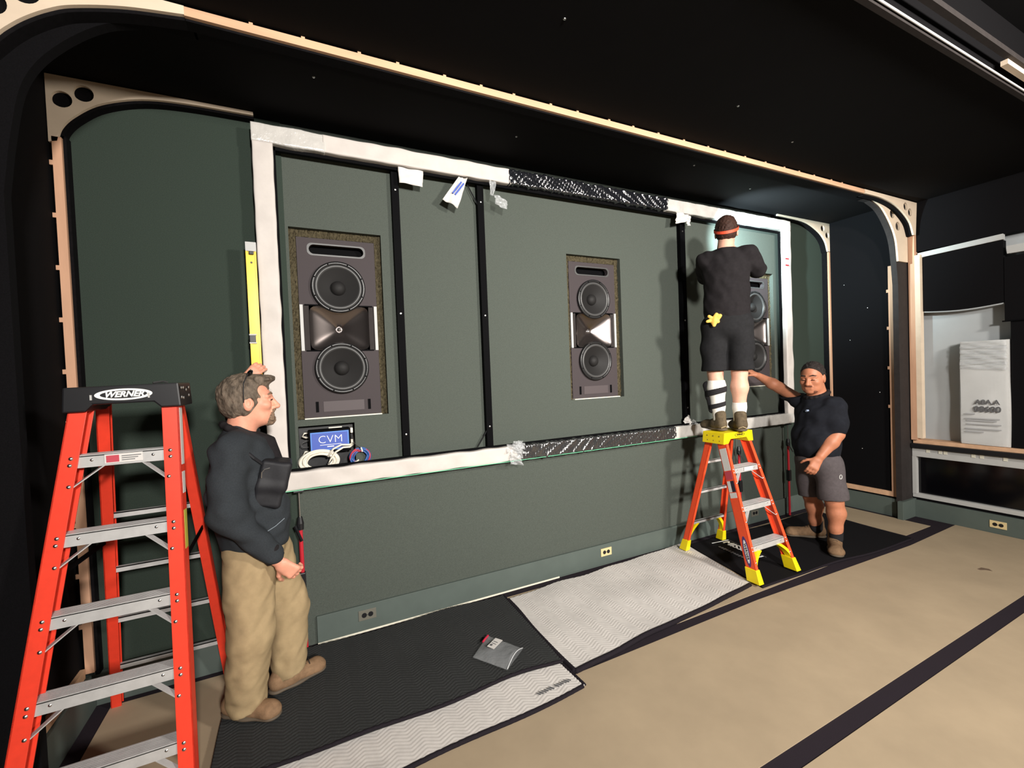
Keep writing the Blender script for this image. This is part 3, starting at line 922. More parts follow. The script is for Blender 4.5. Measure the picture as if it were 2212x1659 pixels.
# ------------------------------------------------------------------ in-wall loudspeakers
def make_speaker(cx, label):
    yface = YW + 0.035
    s = empty('wall_loudspeaker', (cx, YW + 0.06, SPZ0), label, 'loudspeaker', 'in-wall loudspeakers')
    fx0, fx1, fz0, fz1 = cx - 0.245, cx + 0.245, SPZ0 + 0.008, 2.666
    # lining of fuzzy mineral wool around the opening
    for nm, (a, b, c, d) in dict(l=(cx - SPW, fx0 - 0.002, SPZ0, SPZ1), r=(fx1 + 0.002, cx + SPW, SPZ0, SPZ1), t=(fx0 - 0.002, fx1 + 0.002, fz1 + 0.003, SPZ1)).items():
        g = MB()
        nx, nz = max(3, int((b - a) / 0.008)), max(3, int((d - c) / 0.015))
        vs = [(a + (b - a) * i / nx, yface + 0.012 - 0.012 * rng.random(), c + (d - c) * j / nz) for i in range(nx + 1) for j in range(nz + 1)]
        g.add(vs, [(i * (nz + 1) + j, (i + 1) * (nz + 1) + j, (i + 1) * (nz + 1) + j + 1, i * (nz + 1) + j + 1) for i in range(nx) for j in range(nz)])
        g.box(a, b, yface + 0.013, yface + 0.05, c, d)
        g.build('wool_lining', WOOL, s, fix=False)
    MB().box(fx0, fx1, YW + 0.005, yface + 0.1, SPZ0, SPZ0 + 0.007).build('ledge_trim', WHITET, s)
    # baffle with openings: port slot, horn, driver cut-outs are modelled as recessed pieces in front of it
    pz, ph, pw = 2.592, 0.031, 0.172
    slot = [(cx + (pw - ph) * sx + ph * math.cos(a), pz + ph * math.sin(a)) for sx, a0 in ((1, -90), (-1, 90)) for a in [math.radians(a0 + 15 * k) for k in range(13)]]
    for z0_, z1_, wz in ((2.222, fz1, 2.345), (fz0, 1.923, 1.802)):
        baf = MB().box(fx0, fx1, yface, yface + 0.04, z0_, z1_).build('baffle', SPKFACE, s)
        cuts = [MB().prism([(cx + 0.146 * math.cos(2 * PI * k / 40), wz + 0.146 * math.sin(2 * PI * k / 40)) for k in range(40)], XZ, yface - 0.02, yface + 0.08)]
        if wz > 2:
            cuts.append(MB().prism(slot, XZ, yface - 0.02, yface + 0.08))
        for cut_ in cuts:
            off = np.array(wloc(baf))
            cut_.v = [tuple(np.array(v) - off) for v in cut_.v]
            co = bpy.data.objects.new('cut', cut_.mesh('cut'))
            COL.objects.link(co)
            co.parent = s
            md = baf.modifiers.new('b', 'BOOLEAN')
            md.object = co
            md.solver = 'EXACT'
            bpy.context.view_layer.update()
            me = bpy.data.meshes.new_from_object(baf.evaluated_get(bpy.context.evaluated_depsgraph_get()))
            baf.modifiers.clear()
            baf.data = me
            bpy.data.objects.remove(co)
    MB().box(fx0, fx1, yface + 0.095, yface + 0.10, fz0, fz1).build('cabinet_back', BLACKM, s)
    MB().prism(slot, XZ, yface + 0.058, yface + 0.061).build('port', BLACKM, s)
    rim = MB()
    n = len(slot)
    cc = np.array((cx, pz))
    ins = [tuple(cc + (np.array(q) - cc)) for q in slot]
    out = [(q[0] + 0.012 * np.sign(q[0] - cx), q[1] + 0.010 * np.sign(q[1] - pz)) for q in slot]
    vs = [(u, yface - 0.0025, v) for u, v in ins] + [(u, yface - 0.0025, v) for u, v in out] + [(u, yface, v) for u, v in out] + [(u, yface + 0.004, v) for u, v in ins]
    fs = []
    for i in range(n):
        j = (i + 1) % n
        fs += [(i, j, n + j, n + i), (n + i, n + j, 2 * n + j, 2 * n + i), (i, 3 * n + i, 3 * n + j, j)]
    rim.add(vs, fs).build('port_rim', RIMG, s)
    # horn: flared waveguide, concave
    hw, hh, hz = 0.188, 0.149, 2.0715
    nr, ns = 18, 64
    vs = []
    for i in range(nr + 1):
        t = i / nr                      # 0 mouth .. 1 throat
        depth = 0.004 + 0.085 * (t ** 0.75)
        for k in range(ns):
            a = 2 * PI * (k + 0.5) / ns
            ca, sa = math.cos(a), math.sin(a)
            e = 8 - 6 * t
            rr = 1 / (abs(ca) ** e + abs(sa) ** e) ** (1 / e)
            w_ = hw * (1 - t) ** 1.35 + 0.016 * (1 - (1 - t) ** 1.35)
            h_ = hh * (1 - t) ** 1.35 + 0.016 * (1 - (1 - t) ** 1.35)
            vs.append((cx + rr * ca * w_, yface + depth - 0.006, hz + rr * sa * h_))
    fs = [(i * ns + k, i * ns + (k + 1) % ns, (i + 1) * ns + (k + 1) % ns, (i + 1) * ns + k) for i in range(nr) for k in range(ns)]
    MB().add(vs, fs).build('horn', HORN, s, smooth=True)
    MB().lathe([(0.0, 0.0), (0.012, 0.004), (0.017, 0.01)], (cx, yface + 0.072, hz), (0, 1, 0), 16).build('horn_driver', STEEL, s, smooth=True)
    for sx in (-1, 1):
        MB().box(cx + sx * 0.217 - 0.028, cx + sx * 0.217 + 0.028, yface + 0.004, yface + 0.03, 1.923, 2.222).build('horn_side_panel', DARKBR, s)
        MB().box(cx + sx * 0.234 - 0.0095, cx + sx * 0.234 + 0.0095, yface - 0.008, yface + 0.02, 1.921, 2.224).build('horn_side_trim', WHITEP, s)
    mb = MB()
    for sx in (-1, 1):
        for z0, z1 in ((1.917, 1.925), (2.220, 2.228)):
            mb.box(cx + min(sx * 0.04, sx * 0.215), cx + max(sx * 0.04, sx * 0.215), yface - 0.004, yface + 0.02, z0, z1)
    mb.build('horn_lip', BLACKM, s)
    # drivers
    for wz in (2.345, 1.802):
        MB().lathe([(0.172, 0.0), (0.172, 0.013), (0.166, 0.018), (0.155, 0.018), (0.150, 0.012)], (cx, yface - 0.008, wz), (0, -1, 0), 56).build('driver_frame', RUBBER, s, smooth=True)
        d = MB().lathe([(0.150, 0.010), (0.146, 0.017), (0.139, 0.020), (0.132, 0.016), (0.128, 0.008)], (cx, yface - 0.008, wz), (0, -1, 0), 56).build('surround', RIMG, s, smooth=True)
        MB().lathe([(0.129, 0.008), (0.10, -0.008), (0.07, -0.022), (0.046, -0.034)], (cx, yface - 0.008, wz), (0, -1, 0), 56).build('cone', CONE, s, smooth=True)
        MB().lathe([(0.050, -0.034), (0.046, -0.018), (0.034, -0.004), (0.017, 0.004), (0.0, 0.006)], (cx, yface - 0.008, wz), (0, -1, 0), 32).build('dust_cap', CONE, s, smooth=True)
        bl = MB()
        for k in range(8):
            a = PI / 8 + k * PI / 4
            bl.lathe([(0, 0.004), (0.004, 0.003), (0.005, 0)], (cx + 0.160 * math.cos(a), yface - 0.026, wz + 0.160 * math.sin(a)), (0, -1, 0), 8)
        bl.build('frame_screws', BLACKM, s)['kind'] = 'stuff'
    MB().box(cx - 0.128, cx + 0.132, yface - 0.003, yface, 1.513, 1.582).build('name_plate', mat('speaker_plate', (76, 67, 69), 0.6), s)
    for sx in (-0.166, 0.166):
        MB().box(cx + sx - 0.009, cx + sx + 0.009, yface - 0.004, yface, 1.513, 1.583).build('plate_slot', BLACKM, s)
    return s


sp = make_speaker(SPX[0], 'in-wall loudspeaker at the left, above the blue labelled amplifier')
for cx, lb in ((SPX[1], 'in-wall loudspeaker in the middle of the green wall'), (SPX[2], 'in-wall loudspeaker at the right, partly hidden by the man on the short ladder')):
    dup(sp, (cx - SPX[0], 0, 0), lb)

# ------------------------------------------------------------------ amplifier recess with blue label
a0, a1, z0, z1 = AMP
a = empty('wall_amplifier', (0.17, YW + 0.05, z0), 'black amplifier with blue CVM label in a wall recess under the left loudspeaker', 'amplifier')
MB().box(a0 + 0.005, a1 - 0.005, YW + 0.075, YW + 0.135, z0, z1 - 0.004).build('recess_back', BLACKP, a)
MB().box(0.055, 0.312, YW - 0.012, YW + 0.075, 1.245, 1.398).build('amplifier_body', BLACKM, a, bevel=0.005)
lab = MB().box(0.066, 0.302, YW - 0.0135, YW - 0.012, 1.262, 1.384).build('label_border', BLUEE, a)
MB().box(0.074, 0.294, YW - 0.0145, YW - 0.0135, 1.270, 1.376).build('label_face', BLUEL, a)
text_mesh('CVM', 0.072, (0.187, YW - 0.0155, 1.332), (1, 0, 0), (0, 0, 1), 'label_text', WHITE_INK, a, bold=-0.0012, space=1.05)
MB().box(0.122, 0.252, YW - 0.0157, YW - 0.0145, 1.297, 1.300).build('label_line', WHITE_INK, a)
MB().box(0.165, 0.207, YW - 0.0157, YW - 0.0145, 1.283, 1.289).build('label_line', WHITE_INK, a)
MB().box(0.18, 0.262, YW - 0.002, YW + 0.01, 1.404, 1.411).build('pale_connector', WHITET, a)
for px, pz in ((0.322, 1.378), (0.322, 1.300)):
    MB().box(px - 0.008, px + 0.008, YW - 0.006, YW + 0.02, pz - 0.016, pz + 0.018).build('white_plug', WIREW, a, bevel=0.003)
for k, pz in enumerate((1.372, 1.252)):
    MB().tube([(0.05, YW + 0.02, pz + .01), (0.03, YW - 0.005, pz + .012), (0.022, YW - 0.005, pz - .006), (0.04, YW + .01, pz - .018), (0.05, YW + .02, pz - .02)], 0.006, 8).build('white_lead', WIREW, a, smooth=True)
MB().tube([(0.055, YW, 1.335), (0.02, YW - 0.003, 1.325), (0.008, YW - 0.004, 1.308), (0.022, YW - 0.003, 1.294), (0.055, YW, 1.292)], 0.0025, 6).build('grey_lead', RIMG, a, smooth=True)

# cable coils resting on the bottom rail
def coil(name, c, ra, rb, tube_r, turns, m, label, axis_tilt=0.35, start=None, lead=None, group=None, mats=None):
    e = empty(name, (c[0], c[1], c[2] - rb - 0.02), label, 'cable')
    for t in range(turns):
        f = 0.64 + 0.36 * t / (turns - 1)
        jit = rng.uniform(-1, 1, 3)
        pts = []
        for k in range(48):
            an = 2 * PI * k / 48
            x = c[0] + f * ra * math.cos(an) + 0.003 * jit[0] + 0.002 * math.sin(3 * an + t)
            z = c[2] + f * rb * math.sin(an) + 0.003 * jit[1]
            y = c[1] + 0.007 * math.sin(an * 2 + t * 1.7) + 0.004 * jit[2]
            pts.append((x, y, z))
        MB().tube(pts, tube_r, 7, closed=True).build('cable_turn', (mats[t % len(mats)] if mats else m), e, smooth=True)
    return e


e = coil('white_cable_coil', (0.113, 3.146, 1.195), 0.118, 0.074, 0.0065, 9, WIREW, 'coil of white cable hanging from the blue labelled amplifier')
MB().tube([(0.326, YW - 0.01, 1.293), (0.30, YW - 0.04, 1.287), (0.25, YW - 0.05, 1.294), (0.20, YW - 0.045, 1.272), (0.165, YW - 0.035, 1.222)], 0.0065, 8).build('cable_lead', WIREW, e, smooth=True)
MB().tube([(0.326, YW - 0.01, 1.283), (0.30, YW - 0.045, 1.273), (0.26, YW - 0.055, 1.276), (0.215, YW - 0.045, 1.25), (0.182, YW - 0.04, 1.205), (0.165, YW - .04, 1.17)], 0.0065, 8).build('cable_lead', WIREW, e, smooth=True)
MB().tube([(0.188, 3.130, 1.212), (0.185, 3.127, 1.195), (0.17, 3.127, 1.18), (0.15, 3.13, 1.178)], 0.004, 6).build('cable_tie', BLACKP, e)
e = coil('blue_cable_coil', (0.365, 3.146, 1.195), 0.066, 0.062, 0.0055, 9, WIREB, 'coil of blue and red cable right of the blue labelled amplifier', mats=[WIREB, WIRER, WIREB, WIREB, WIRER, WIREB])
MB().tube([(0.326, YW - 0.01, 1.36), (0.33, YW - 0.03, 1.30), (0.345, YW - 0.04, 1.275), (0.37, YW - 0.045, 1.258)], 0.003, 6).build('cable_lead', DARKBR, e, smooth=True)
MB().tube([(0.372, 3.13, 1.262), (0.378, 3.128, 1.245), (0.380, 3.13, 1.232)], 0.005, 6).build('cable_tie', WIREW, e)
MB().tube([(0.325, 3.13, 1.165), (0.345, 3.128, 1.172), (0.355, 3.13, 1.18)], 0.005, 6).build('cable_tie', WIREW, e)

# ------------------------------------------------------------------ support poles under the bottom rail
def pole(x, y, label, ztube=(0.08, 0.80), shift=0.0):
    e = empty('support_pole', (x, y, 0.0), label, 'support pole', 'telescopic support poles')
    z1 = FRZ0 - 0.006
    MB().box(x - 0.03, x + 0.03, y - 0.03, y + 0.03, 0.0, 0.012).build('base_pad', BLACKP, e, bevel=0.003)
    MB().tube([(x, y, 0.012), (x, y, ztube[1])], 0.0125, 14).build('red_tube', REDT, e, smooth=False)
    MB().box(x - 0.018, x + 0.018, y - 0.022, y + 0.018, 0.40, 0.52).build('label_band', BLACKP, e, bevel=0.006)
    MB().tube([(x, y, ztube[1] - 0.01), (x, y, ztube[1] + 0.03), (x, y, ztube[1] + 0.07)], [0.02, 0.022, 0.014], 12).build('collar', BLACKP, e)
    MB().bar((x - 0.03, y - 0.015, ztube[1] + 0.02), (x + 0.005, y - 0.05, ztube[1] - 0.07), 0.014, 0.01).build('trigger', BLACKP, e)
    MB().tube([(x, y, ztube[1] + 0.05), (x, y, z1 - 0.01)], 0.006, 10).build('steel_rod', STEEL, e)
    MB().box(x - 0.03, x + 0.03, y - 0.03, y + 0.03, z1 - 0.012, z1).build('top_pad', BLACKP, e, bevel=0.003)


pole(-0.018, 3.085, 'red telescopic support pole behind the man in khaki trousers')
pole(4.09, 3.085, 'red telescopic support pole seen through the short ladder')
pole(4.905, 3.085, 'red telescopic support pole beside the man in grey shorts')

# ------------------------------------------------------------------ outlets
def outlet(c, xd, nd, label, m=IVORY, up=(0, 0, 1), w_=0.115, h_=0.068):
    c, xd, nd, up = (np.array(q, float) for q in (c, xd, nd, up))
    e = empty('wall_outlet', tuple(c), label, 'outlet', 'wall outlets')
    MB().obox(c + nd * 0.003, xd, up, nd, w_, h_, 0.006).build('cover_plate', m, e, bevel=0.0015)
    for s in (-0.021, 0.021):
        plate(c + xd * s + nd * 0.006, xd, up, 0.0165, 0.0165, 0.002 if np.dot(np.cross(xd, up), nd) > 0 else -0.002, 20).build('socket', BLACKP, e)
    plate(c + nd * 0.006, xd, up, 0.003, 0.003, 0.002 if np.dot(np.cross(xd, up), nd) > 0 else -0.002, 10).build('screw', STEEL, e)


OUTG = mat('dull_outlet', (110, 108, 98), 0.4)
outlet((0.364, YW - 0.032, 0.118), (1, 0, 0), (0, -1, 0), 'grey double outlet in the baseboard by the black quilted pad', OUTG)
outlet((2.388, YW - 0.032, 0.116), (1, 0, 0), (0, -1, 0), 'ivory double outlet in the baseboard behind the white pad')
outlet((4.385, YW - 0.032, 0.112), (1, 0, 0), (0, -1, 0), 'dark double outlet in the baseboard behind the short ladder', OUTG)
outlet((RX1 - 0.03, 1.75, 0.094), (0, -1, 0), (-1, 0, 0), 'ivory double outlet in the baseboard under the low window')

# ------------------------------------------------------------------ spirit level
e = empty('spirit_level', (-0.212, 3.035, 1.50), 'long yellow spirit level held against the left of the frame', 'spirit level')
LV0, LV1, LZ0, LZ1 = -0.232, -0.178, 1.52, 2.555
lv = MB()
lv.box(LV0, LV1, 3.025, 3.031, LZ0, LZ1 - 0.04)
lv.box(LV0, LV0 + 0.007, 3.019, 3.037, LZ0, LZ1 - 0.04)
lv.box(LV1 - 0.007, LV1, 3.019, 3.037, LZ0, LZ1 - 0.04)
lv.build('beam', YELM, e)
MB().box(LV0 - 0.001, LV1 + 0.001, 3.017, 3.039, LZ1 - 0.055, LZ1).build('end_cap', WHITEP, e, bevel=0.003)
MB().box(LV0 + 0.016, LV1 - 0.012, 3.012, 3.02, LZ1 - 0.075, LZ1 - 0.055).build('hang_hole', BLACKP, e, bevel=0.004)
MB().lathe([(0, 0.002), (0.005, 0.002), (0.006, 0)], ((LV0 + LV1) / 2, 3.024, LZ1 - 0.12), (0, -1, 0), 10).build('rivet', BLACKP, e)
MB().box(LV0 - 0.002, LV0 + 0.03, 3.014, 3.04, 1.965, 2.005).build('vial_window', BLACKP, e, bevel=0.002)
MB().box(LV0 - 0.003, LV0 + 0.034, 3.016, 3.038, 1.957, 1.965).build('vial_trim', WHITEP, e)
MB().box(LV0 - 0.003, LV0 + 0.034, 3.016, 3.038, 2.005, 2.013).build('vial_trim', WHITEP, e)

# ------------------------------------------------------------------ wrapped carton in the niche
e = empty('wrapped_carton', (6.04, 1.85, 0.838), 'white carton in clear plastic standing on the wooden sill of the niche', 'carton')
n = 20
g = []
for side in (0, 1):
    pass
prof = []
for j in range(n + 1):
    t = j / n
    z = 0.842 + t * 1.015
    bul = 0.012 * math.sin(PI * t) + 0.006 * math.sin(9 * t)
    prof.append((1.675 - 0.002 - (0.006 * math.sin(PI * min(1, t * 1.6))), 2.012 - 0.0 * t, 5.992 - bul, z))
mb = MB()
vs = []
ny = 14
for (ya, yb, xf, z) in prof:
    for i in range(ny + 1):
        s = i / ny
        vs.append((xf - 0.010 * math.sin(PI * s) + 0.003 * math.sin(7 * s + 11 * z), ya + (yb - ya) * s, z))
nf = len(vs)
for (ya, yb, xf, z) in prof:
    for i in range(ny + 1):
        s = i / ny
        vs.append((6.085, ya + (yb - ya) * s, z))
fs = []
w1 = ny + 1
for j in range(n):
    for i in range(ny):
        fs.append((j * w1 + i, j * w1 + i + 1, (j + 1) * w1 + i + 1, (j + 1) * w1 + i))
        fs.append((nf + j * w1 + i, nf + (j + 1) * w1 + i, nf + (j + 1) * w1 + i + 1, nf + j * w1 + i + 1))
    for i in (0, ny):
        fs.append((j * w1 + i, (j + 1) * w1 + i, nf + (j + 1) * w1 + i, nf + j * w1 + i))
for i in range(ny):
    fs.append((i, i + 1, nf + i + 1, nf + i))
    fs.append((n * w1 + i, n * w1 + i + 1, nf + n * w1 + i + 1, nf + n * w1 + i))
mb.add(vs, fs).build('box_body', mat('carton_white', (214, 214, 212), 0.3, var=(5, 0.04), bump=(12, 0.2, 0.006)), e, smooth=False)
for k in range(5):
    zc = 1.84 - 0.05 * k
    crumple([(1.68, zc - 0.07), (2.01, zc - 0.05), (2.005, zc + 0.02), (1.685, zc + 0.015)], (5.965 - 0.001 * k, 0, 0), (0, 1, 0), U, (-1, 0, 0), 0.006, 40 + k, 18).build('plastic_wrap', FILM, e, smooth=True)
crumple([(1.672, 0.85), (2.01, 0.85), (2.01, 1.6), (1.672, 1.6)], (5.962, 0, 0), (0, 1, 0), U, (-1, 0, 0), 0.003, 60, 20).build('plastic_wrap', mat('thin_film', (230, 232, 235), 0.1, spec=0.6, alpha=0.10), e, smooth=True)
text_mesh('A8A.A', 0.062, (5.955, 1.815, 1.262), (0, -1, 0.0), (0, 0, 1), 'printed_text', GREY_INK, e, bold=0.002)
text_mesh('08600', 0.075, (5.955, 1.815, 1.192), (0, -1, 0.0), (0, 0, 1), 'printed_text', GREY_INK, e, bold=0.003)
for zz, ya, yb in ((1.145, 1.90, 1.97), (1.10, 1.73, 1.97), (1.08, 1.75, 1.96), (1.045, 1.72, 1.96), (1.0, 1.72, 1.97), (0.97, 1.84, 1.97)):
    MB().box(5.9545, 5.9555, ya, yb, zz - 0.006, zz + 0.006).build('print_line', mat('pale_print', (170, 170, 172), 0.6), e)

# ------------------------------------------------------------------ plastic bag on the black pad
e = empty('plastic_bag', (1.0, 2.42, 0.035), 'clear plastic bag with a small white label lying on the black pad', 'plastic bag')
c00, c10, c11, c01 = (np.array(q) for q in ((0.860, 2.435), (0.990, 2.235), (1.155, 2.362), (1.020, 2.592)))
BAGM = mat('bag_plastic', (200, 203, 206), 0.12, spec=1.0, alpha=0.22, bump=(60, 0.5, 0.006))


def bagsheet(top, n=22, sd=1):
    r = np.random.default_rng(sd)
    ph = r.uniform(0, 6.3, 5)
    vs = []
    for i in range(n + 1):
        for j in range(n + 1):
            u, v = i / n, j / n
            q = c00 * (1 - u) * (1 - v) + c10 * u * (1 - v) + c11 * u * v + c01 * (1 - u) * v
            puff = (math.sin(PI * u) ** 0.6 if 0 < u < 1 else 0) * (math.sin(PI * v) ** 0.6 if 0 < v < 1 else 0)
            mouth = 0.03 * max(0, (u - 0.6) / 0.4) * math.sin(PI * v)
            z = (0.058 if top else 0.0565) + (0.022 * puff + mouth if top else 0.0)
            z += 0.002 * abs(math.sin(9 * u + 5 * v + ph[0]) + .5 * math.sin(15 * v - 8 * u + ph[1])) * (1 if top else .3)
            vs.append((q[0], q[1], z))
    fs = [(i * (n + 1) + j, (i + 1) * (n + 1) + j, (i + 1) * (n + 1) + j + 1, i * (n + 1) + j + 1) for i in range(n) for j in range(n)]
    return MB().add(vs, fs)


bagsheet(True, sd=3).build('top_sheet', BAGM, e, smooth=True, fix=False)
bagsheet(False, sd=4).build('bottom_sheet', BAGM, e, smooth=True, fix=False)
MB().tube([tuple(c10 + (c11 - c10) * t) + (0.063 + 0.03 * math.sin(PI * t),) for t in np.linspace(0, 1, 14)], 0.003, 6).build('bag_lip', mat('bag_lip', (220, 222, 224), 0.25, alpha=0.7), e, smooth=True)
MB().prism([(0.957, 2.447), (0.982, 2.402), (1.064, 2.455), (1.036, 2.498)], lambda u, v, d: (u, v, d), 0.087, 0.0885).build('label', PAPER, e)
for k in range(3):
    s = 0.25 + 0.2 * k
    p0 = np.array((0.957, 2.447)) * (1 - s) + np.array((1.036, 2.498)) * s
    dd = np.array((0.982, 2.402)) - np.array((0.957, 2.447))
    MB().bar(tuple(p0 + dd * 0.15) + (0.0888,), tuple(p0 + dd * (0.75 if k else 0.45)) + (0.0888,), 0.005 if k else 0.016, 0.001).build('print_line', GREY_INK, e)
MB().tube([(0.965, 2.535, 0.064), (0.985, 2.55, 0.068), (1.02, 2.582, 0.064)], 0.006, 6).build('red_strip', mat('red_strip', (200, 40, 70), 0.4), e)


# ------------------------------------------------------------------ step ladders
def V3(p):
    return np.array(p, float)


def lerp(a, b, t):
    return V3(a) + (V3(b) - V3(a)) * t


def at_z(top, bot, z):
    return lerp(top, bot, (top[2] - z) / (top[2] - bot[2]))


def rail_mesh(top, bot, side, fw, dep, th=0.006):
    """C channel: web on the outer side (side=-1 left,+1 right), flanges inwards; top/bot = outer front edge line."""
    top, bot = V3(top), V3(bot)
    t = bot - top
    L = np.linalg.norm(t)
    t /= L
    xd = np.array((1.0, 0, 0))
    xd = xd - t * np.dot(xd, t)
    xd /= np.linalg.norm(xd)
    nd = np.cross(t, xd)
    if nd[1] < 0:
        nd = -nd
    c = (top + bot) / 2
    mb = MB()
    mb.obox(c + nd * dep / 2 - xd * side * th / 2, t, xd, nd, L, th, dep)
    mb.obox(c + nd * th / 2 - xd * side * fw / 2, t, xd, nd, L, fw, th)
    mb.obox(c + nd * (dep - th / 2) - xd * side * fw / 2, t, xd, nd, L, fw, th)
    return mb, t, xd, nd


def ladder(name, label, m, frontL, frontR, rearL, rearR, steps, bars, cap, fw, dep, rfw, rdep, feet=None):
    """front/rear rails as (top,bottom) outer front edges."""
    base = (V3(frontL[1]) + V3(frontR[1]) + V3(rearL[1]) + V3(rearR[1])) / 4
    e = empty(name, (base[0], base[1], 0), label, 'ladder')
    info = {}
    for nm, (a, b), s, w_, d_ in (('fl', frontL, -1, fw, dep), ('fr', frontR, 1, fw, dep), ('rl', rearL, -1, rfw, rdep), ('rr', rearR, 1, rfw, rdep)):
        mb, t, xd, nd = rail_mesh(a, b, s, w_, d_)
        info[nm] = (t, xd, nd)
        mb.build('front_rail' if nm[0] == 'f' else 'rear_rail', m, e, bevel=0.0012)
    for z in steps:
        l, r = at_z(*frontL, z), at_z(*frontR, z)
        x0, x1, yf = l[0] + fw * 0.75, r[0] - fw * 0.75, (l[1] + r[1]) / 2 + 0.004
        sd = dep * 1.05
        h = 0.047
        b = MB()
        b.box(x0, x1, yf, yf + 0.004, z - h, z)
        b.box(x0, x1, yf, yf + sd, z - 0.005, z - 0.0015)
        b.box(x0, x1, yf + sd - 0.004, yf + sd, z - h * 0.7, z)
        st = b.build('step', ALU, e)
        g = MB()
        for q in range(7):
            yy = yf + 0.004 + q * (sd - 0.01) / 6.5
            g.box(x0, x1, yy, yy + sd / 11, z - 0.002, z + 0.0015)
        g.build('tread_ribs', ALU, st)['kind'] = 'stuff'
        gd = MB()
        for q in (1, 4):
            yy = yf + 0.001 + q * (sd - 0.01) / 6.5
            gd.box(x0, x1, yy + sd / 11, yy + sd / 11 + 0.005, z - 0.0015, z + 0.0005)
        gd.build('tread_grooves', ALUD, st)['kind'] = 'stuff'
        rv = MB()
        for px in (x0 + 0.05, x1 - 0.05):
            rv.lathe([(0, 0.003), (0.004, 0.002), (0.006, 0)], (px, yf, z - 0.02), (0, -1, 0), 8)
        for px in (l[0] + fw * 0.5, r[0] - fw * 0.5):
            for dz in (-0.008, -0.034, -0.115):
                sgn = 1 if px < (x0 + x1) / 2 else -1
                la = at_z(*(frontL if sgn > 0 else frontR), z + dz)
                rv.lathe([(0, 0.004), (0.005, 0.003), (0.0075, 0)], (la[0] + sgn * fw * (0.6 if dz > -0.1 else 0.75), la[1] - 0.0005, z + dz), (0, -1, 0), 10)
        rv.build('rivets', STEEL, st, smooth=True)['kind'] = 'stuff'
        for sgn, xx, rl in ((1, x0, frontL), (-1, x1, frontR)):
            la = at_z(*rl, z - 0.115)
            MB().bar((la[0] + sgn * fw * 0.85, la[1] + 0.012, z - 0.12), (xx + sgn * 0.085, yf + 0.012, z - h + 0.003), 0.004, 0.024, up=(0, 1, 0.3)).build('step_brace', ALU, st)
    for z in bars:
        l, r = at_z(*rearL, z), at_z(*rearR, z)
        x0, x1, yy = l[0] + 0.01, r[0] - 0.01, (l[1] + r[1]) / 2 + 0.012
        b = MB()
        b.box(x0, x1, yy, yy + 0.03, z - 0.004, z)
        b.box(x0, x1, yy, yy + 0.004, z - 0.024, z)
        b.box(x0, x1, yy + 0.026, yy + 0.03, z - 0.024, z)
        b.build('rear_bar', ALU, e)
    return e, info


# tall red ladder on the left
L1 = dict(frontL=((-0.795, 2.295, 1.67), (-1.055, 2.165, 0.0)), frontR=((-0.452, 2.295, 1.67), (-0.440, 2.165, 0.0)),
          rearL=((-0.775, 2.475, 1.67), (-0.975, 3.075, 0.0)), rearR=((-0.475, 2.475, 1.67), (-0.415, 3.075, 0.0)))
lad, inf = ladder('step_ladder', 'tall red fibreglass step ladder with black top at the left', REDF, L1['frontL'], L1['frontR'], L1['rearL'], L1['rearR'],
                  [0.285, 0.580, 0.875, 1.170, 1.465], [0.27, 0.56, 0.85, 1.14, 1.40], None, 0.056, 0.072, 0.045, 0.04)
c = MB()
x0, x1 = -0.805, -0.443
prof = [(x0, 1.732), (x0 - 0.006, 1.635), (x0 + 0.062, 1.635), (x0 + 0.085, 1.662), (x1 - 0.085, 1.662), (x1 - 0.062, 1.638), (x1 + 0.006, 1.638), (x1, 1.737)]
c.prism(prof, XZ, 2.272, 2.50)
cap = c.build('top_cap', BLACKP, lad, bevel=0.006)
cc = ((x0 + x1) / 2 + 0.003, 2.2715, 1.698)
ellipse_ring(cc, (1, 0, 0.008), (0, 0, 1), (0, -1, 0), 0.091, 0.023, 0.017, 0.007, 0.0012).build('logo_ring', WHITE_INK, cap)
text_mesh('WERNER', 0.031, (cc[0], 2.2705, cc[2]), (1, 0, 0.008), (0, 0, 1), 'logo_text', WHITE_INK, cap, shear=0.35, bold=0.0012)
b = MB()
for yy, zz in ((2.30, 1.715), (2.335, 1.715), (2.39, 1.705), (2.30, 1.675), (2.335, 1.672), (2.44, 1.715), (2.44, 1.68)):
    b.lathe([(0, 0.004), (0.006, 0.003), (0.008, 0)], (x1 + 0.004, yy, zz), (1, 0, 0), 10)
b.build('cap_rivets', STEEL, cap)['kind'] = 'stuff'
c = MB()
for xx in (-0.725, -0.545):
    c.box(xx, xx + 0.006, 2.268, 2.2725, 1.68, 1.70)
c.build('scuff_marks', WHITEP, cap)
MB().tube([(-0.53, 2.285, 1.739), (-0.50, 2.30, 1.744), (-0.485, 2.305, 1.739)], 0.005, 6).build('cap_clip', STEEL, cap)
for (za, zb, mm) in ((1.63, 1.39, PAPER), (1.36, 1.27, PAPER), (1.20, 1.04, mat('yellow_green_label', (196, 196, 80), 0.5))):
    pa, pb = at_z(*L1['frontR'], za), at_z(*L1['frontR'], zb)
    MB().bar(pa + (0.0012, 0.036, 0), pb + (0.0012, 0.036, 0), 0.001, 0.045, up=(0, 1, 0)).build('side_label', mm, lad)
st = [o for o in lad.children if o.name.startswith('step')]
top_step = max(st, key=lambda o: max(v.co.z for v in o.data.vertices))
lb = MB().box(-0.695, -0.575, 2.2795, 2.2805, 1.426, 1.462).build('warning_label', PAPER, top_step)
MB().box(-0.69, -0.650, 2.2785, 2.2795, 1.430, 1.457).build('warning_red', mat('warning_red', (190, 70, 84), 0.5), top_step)
for k in range(3):
    MB().box(-0.642, -0.60 + 0.01 * k, 2.2785, 2.2795, 1.434 + k * 0.008, 1.437 + k * 0.008).build('warning_line', GREY_INK, top_step)
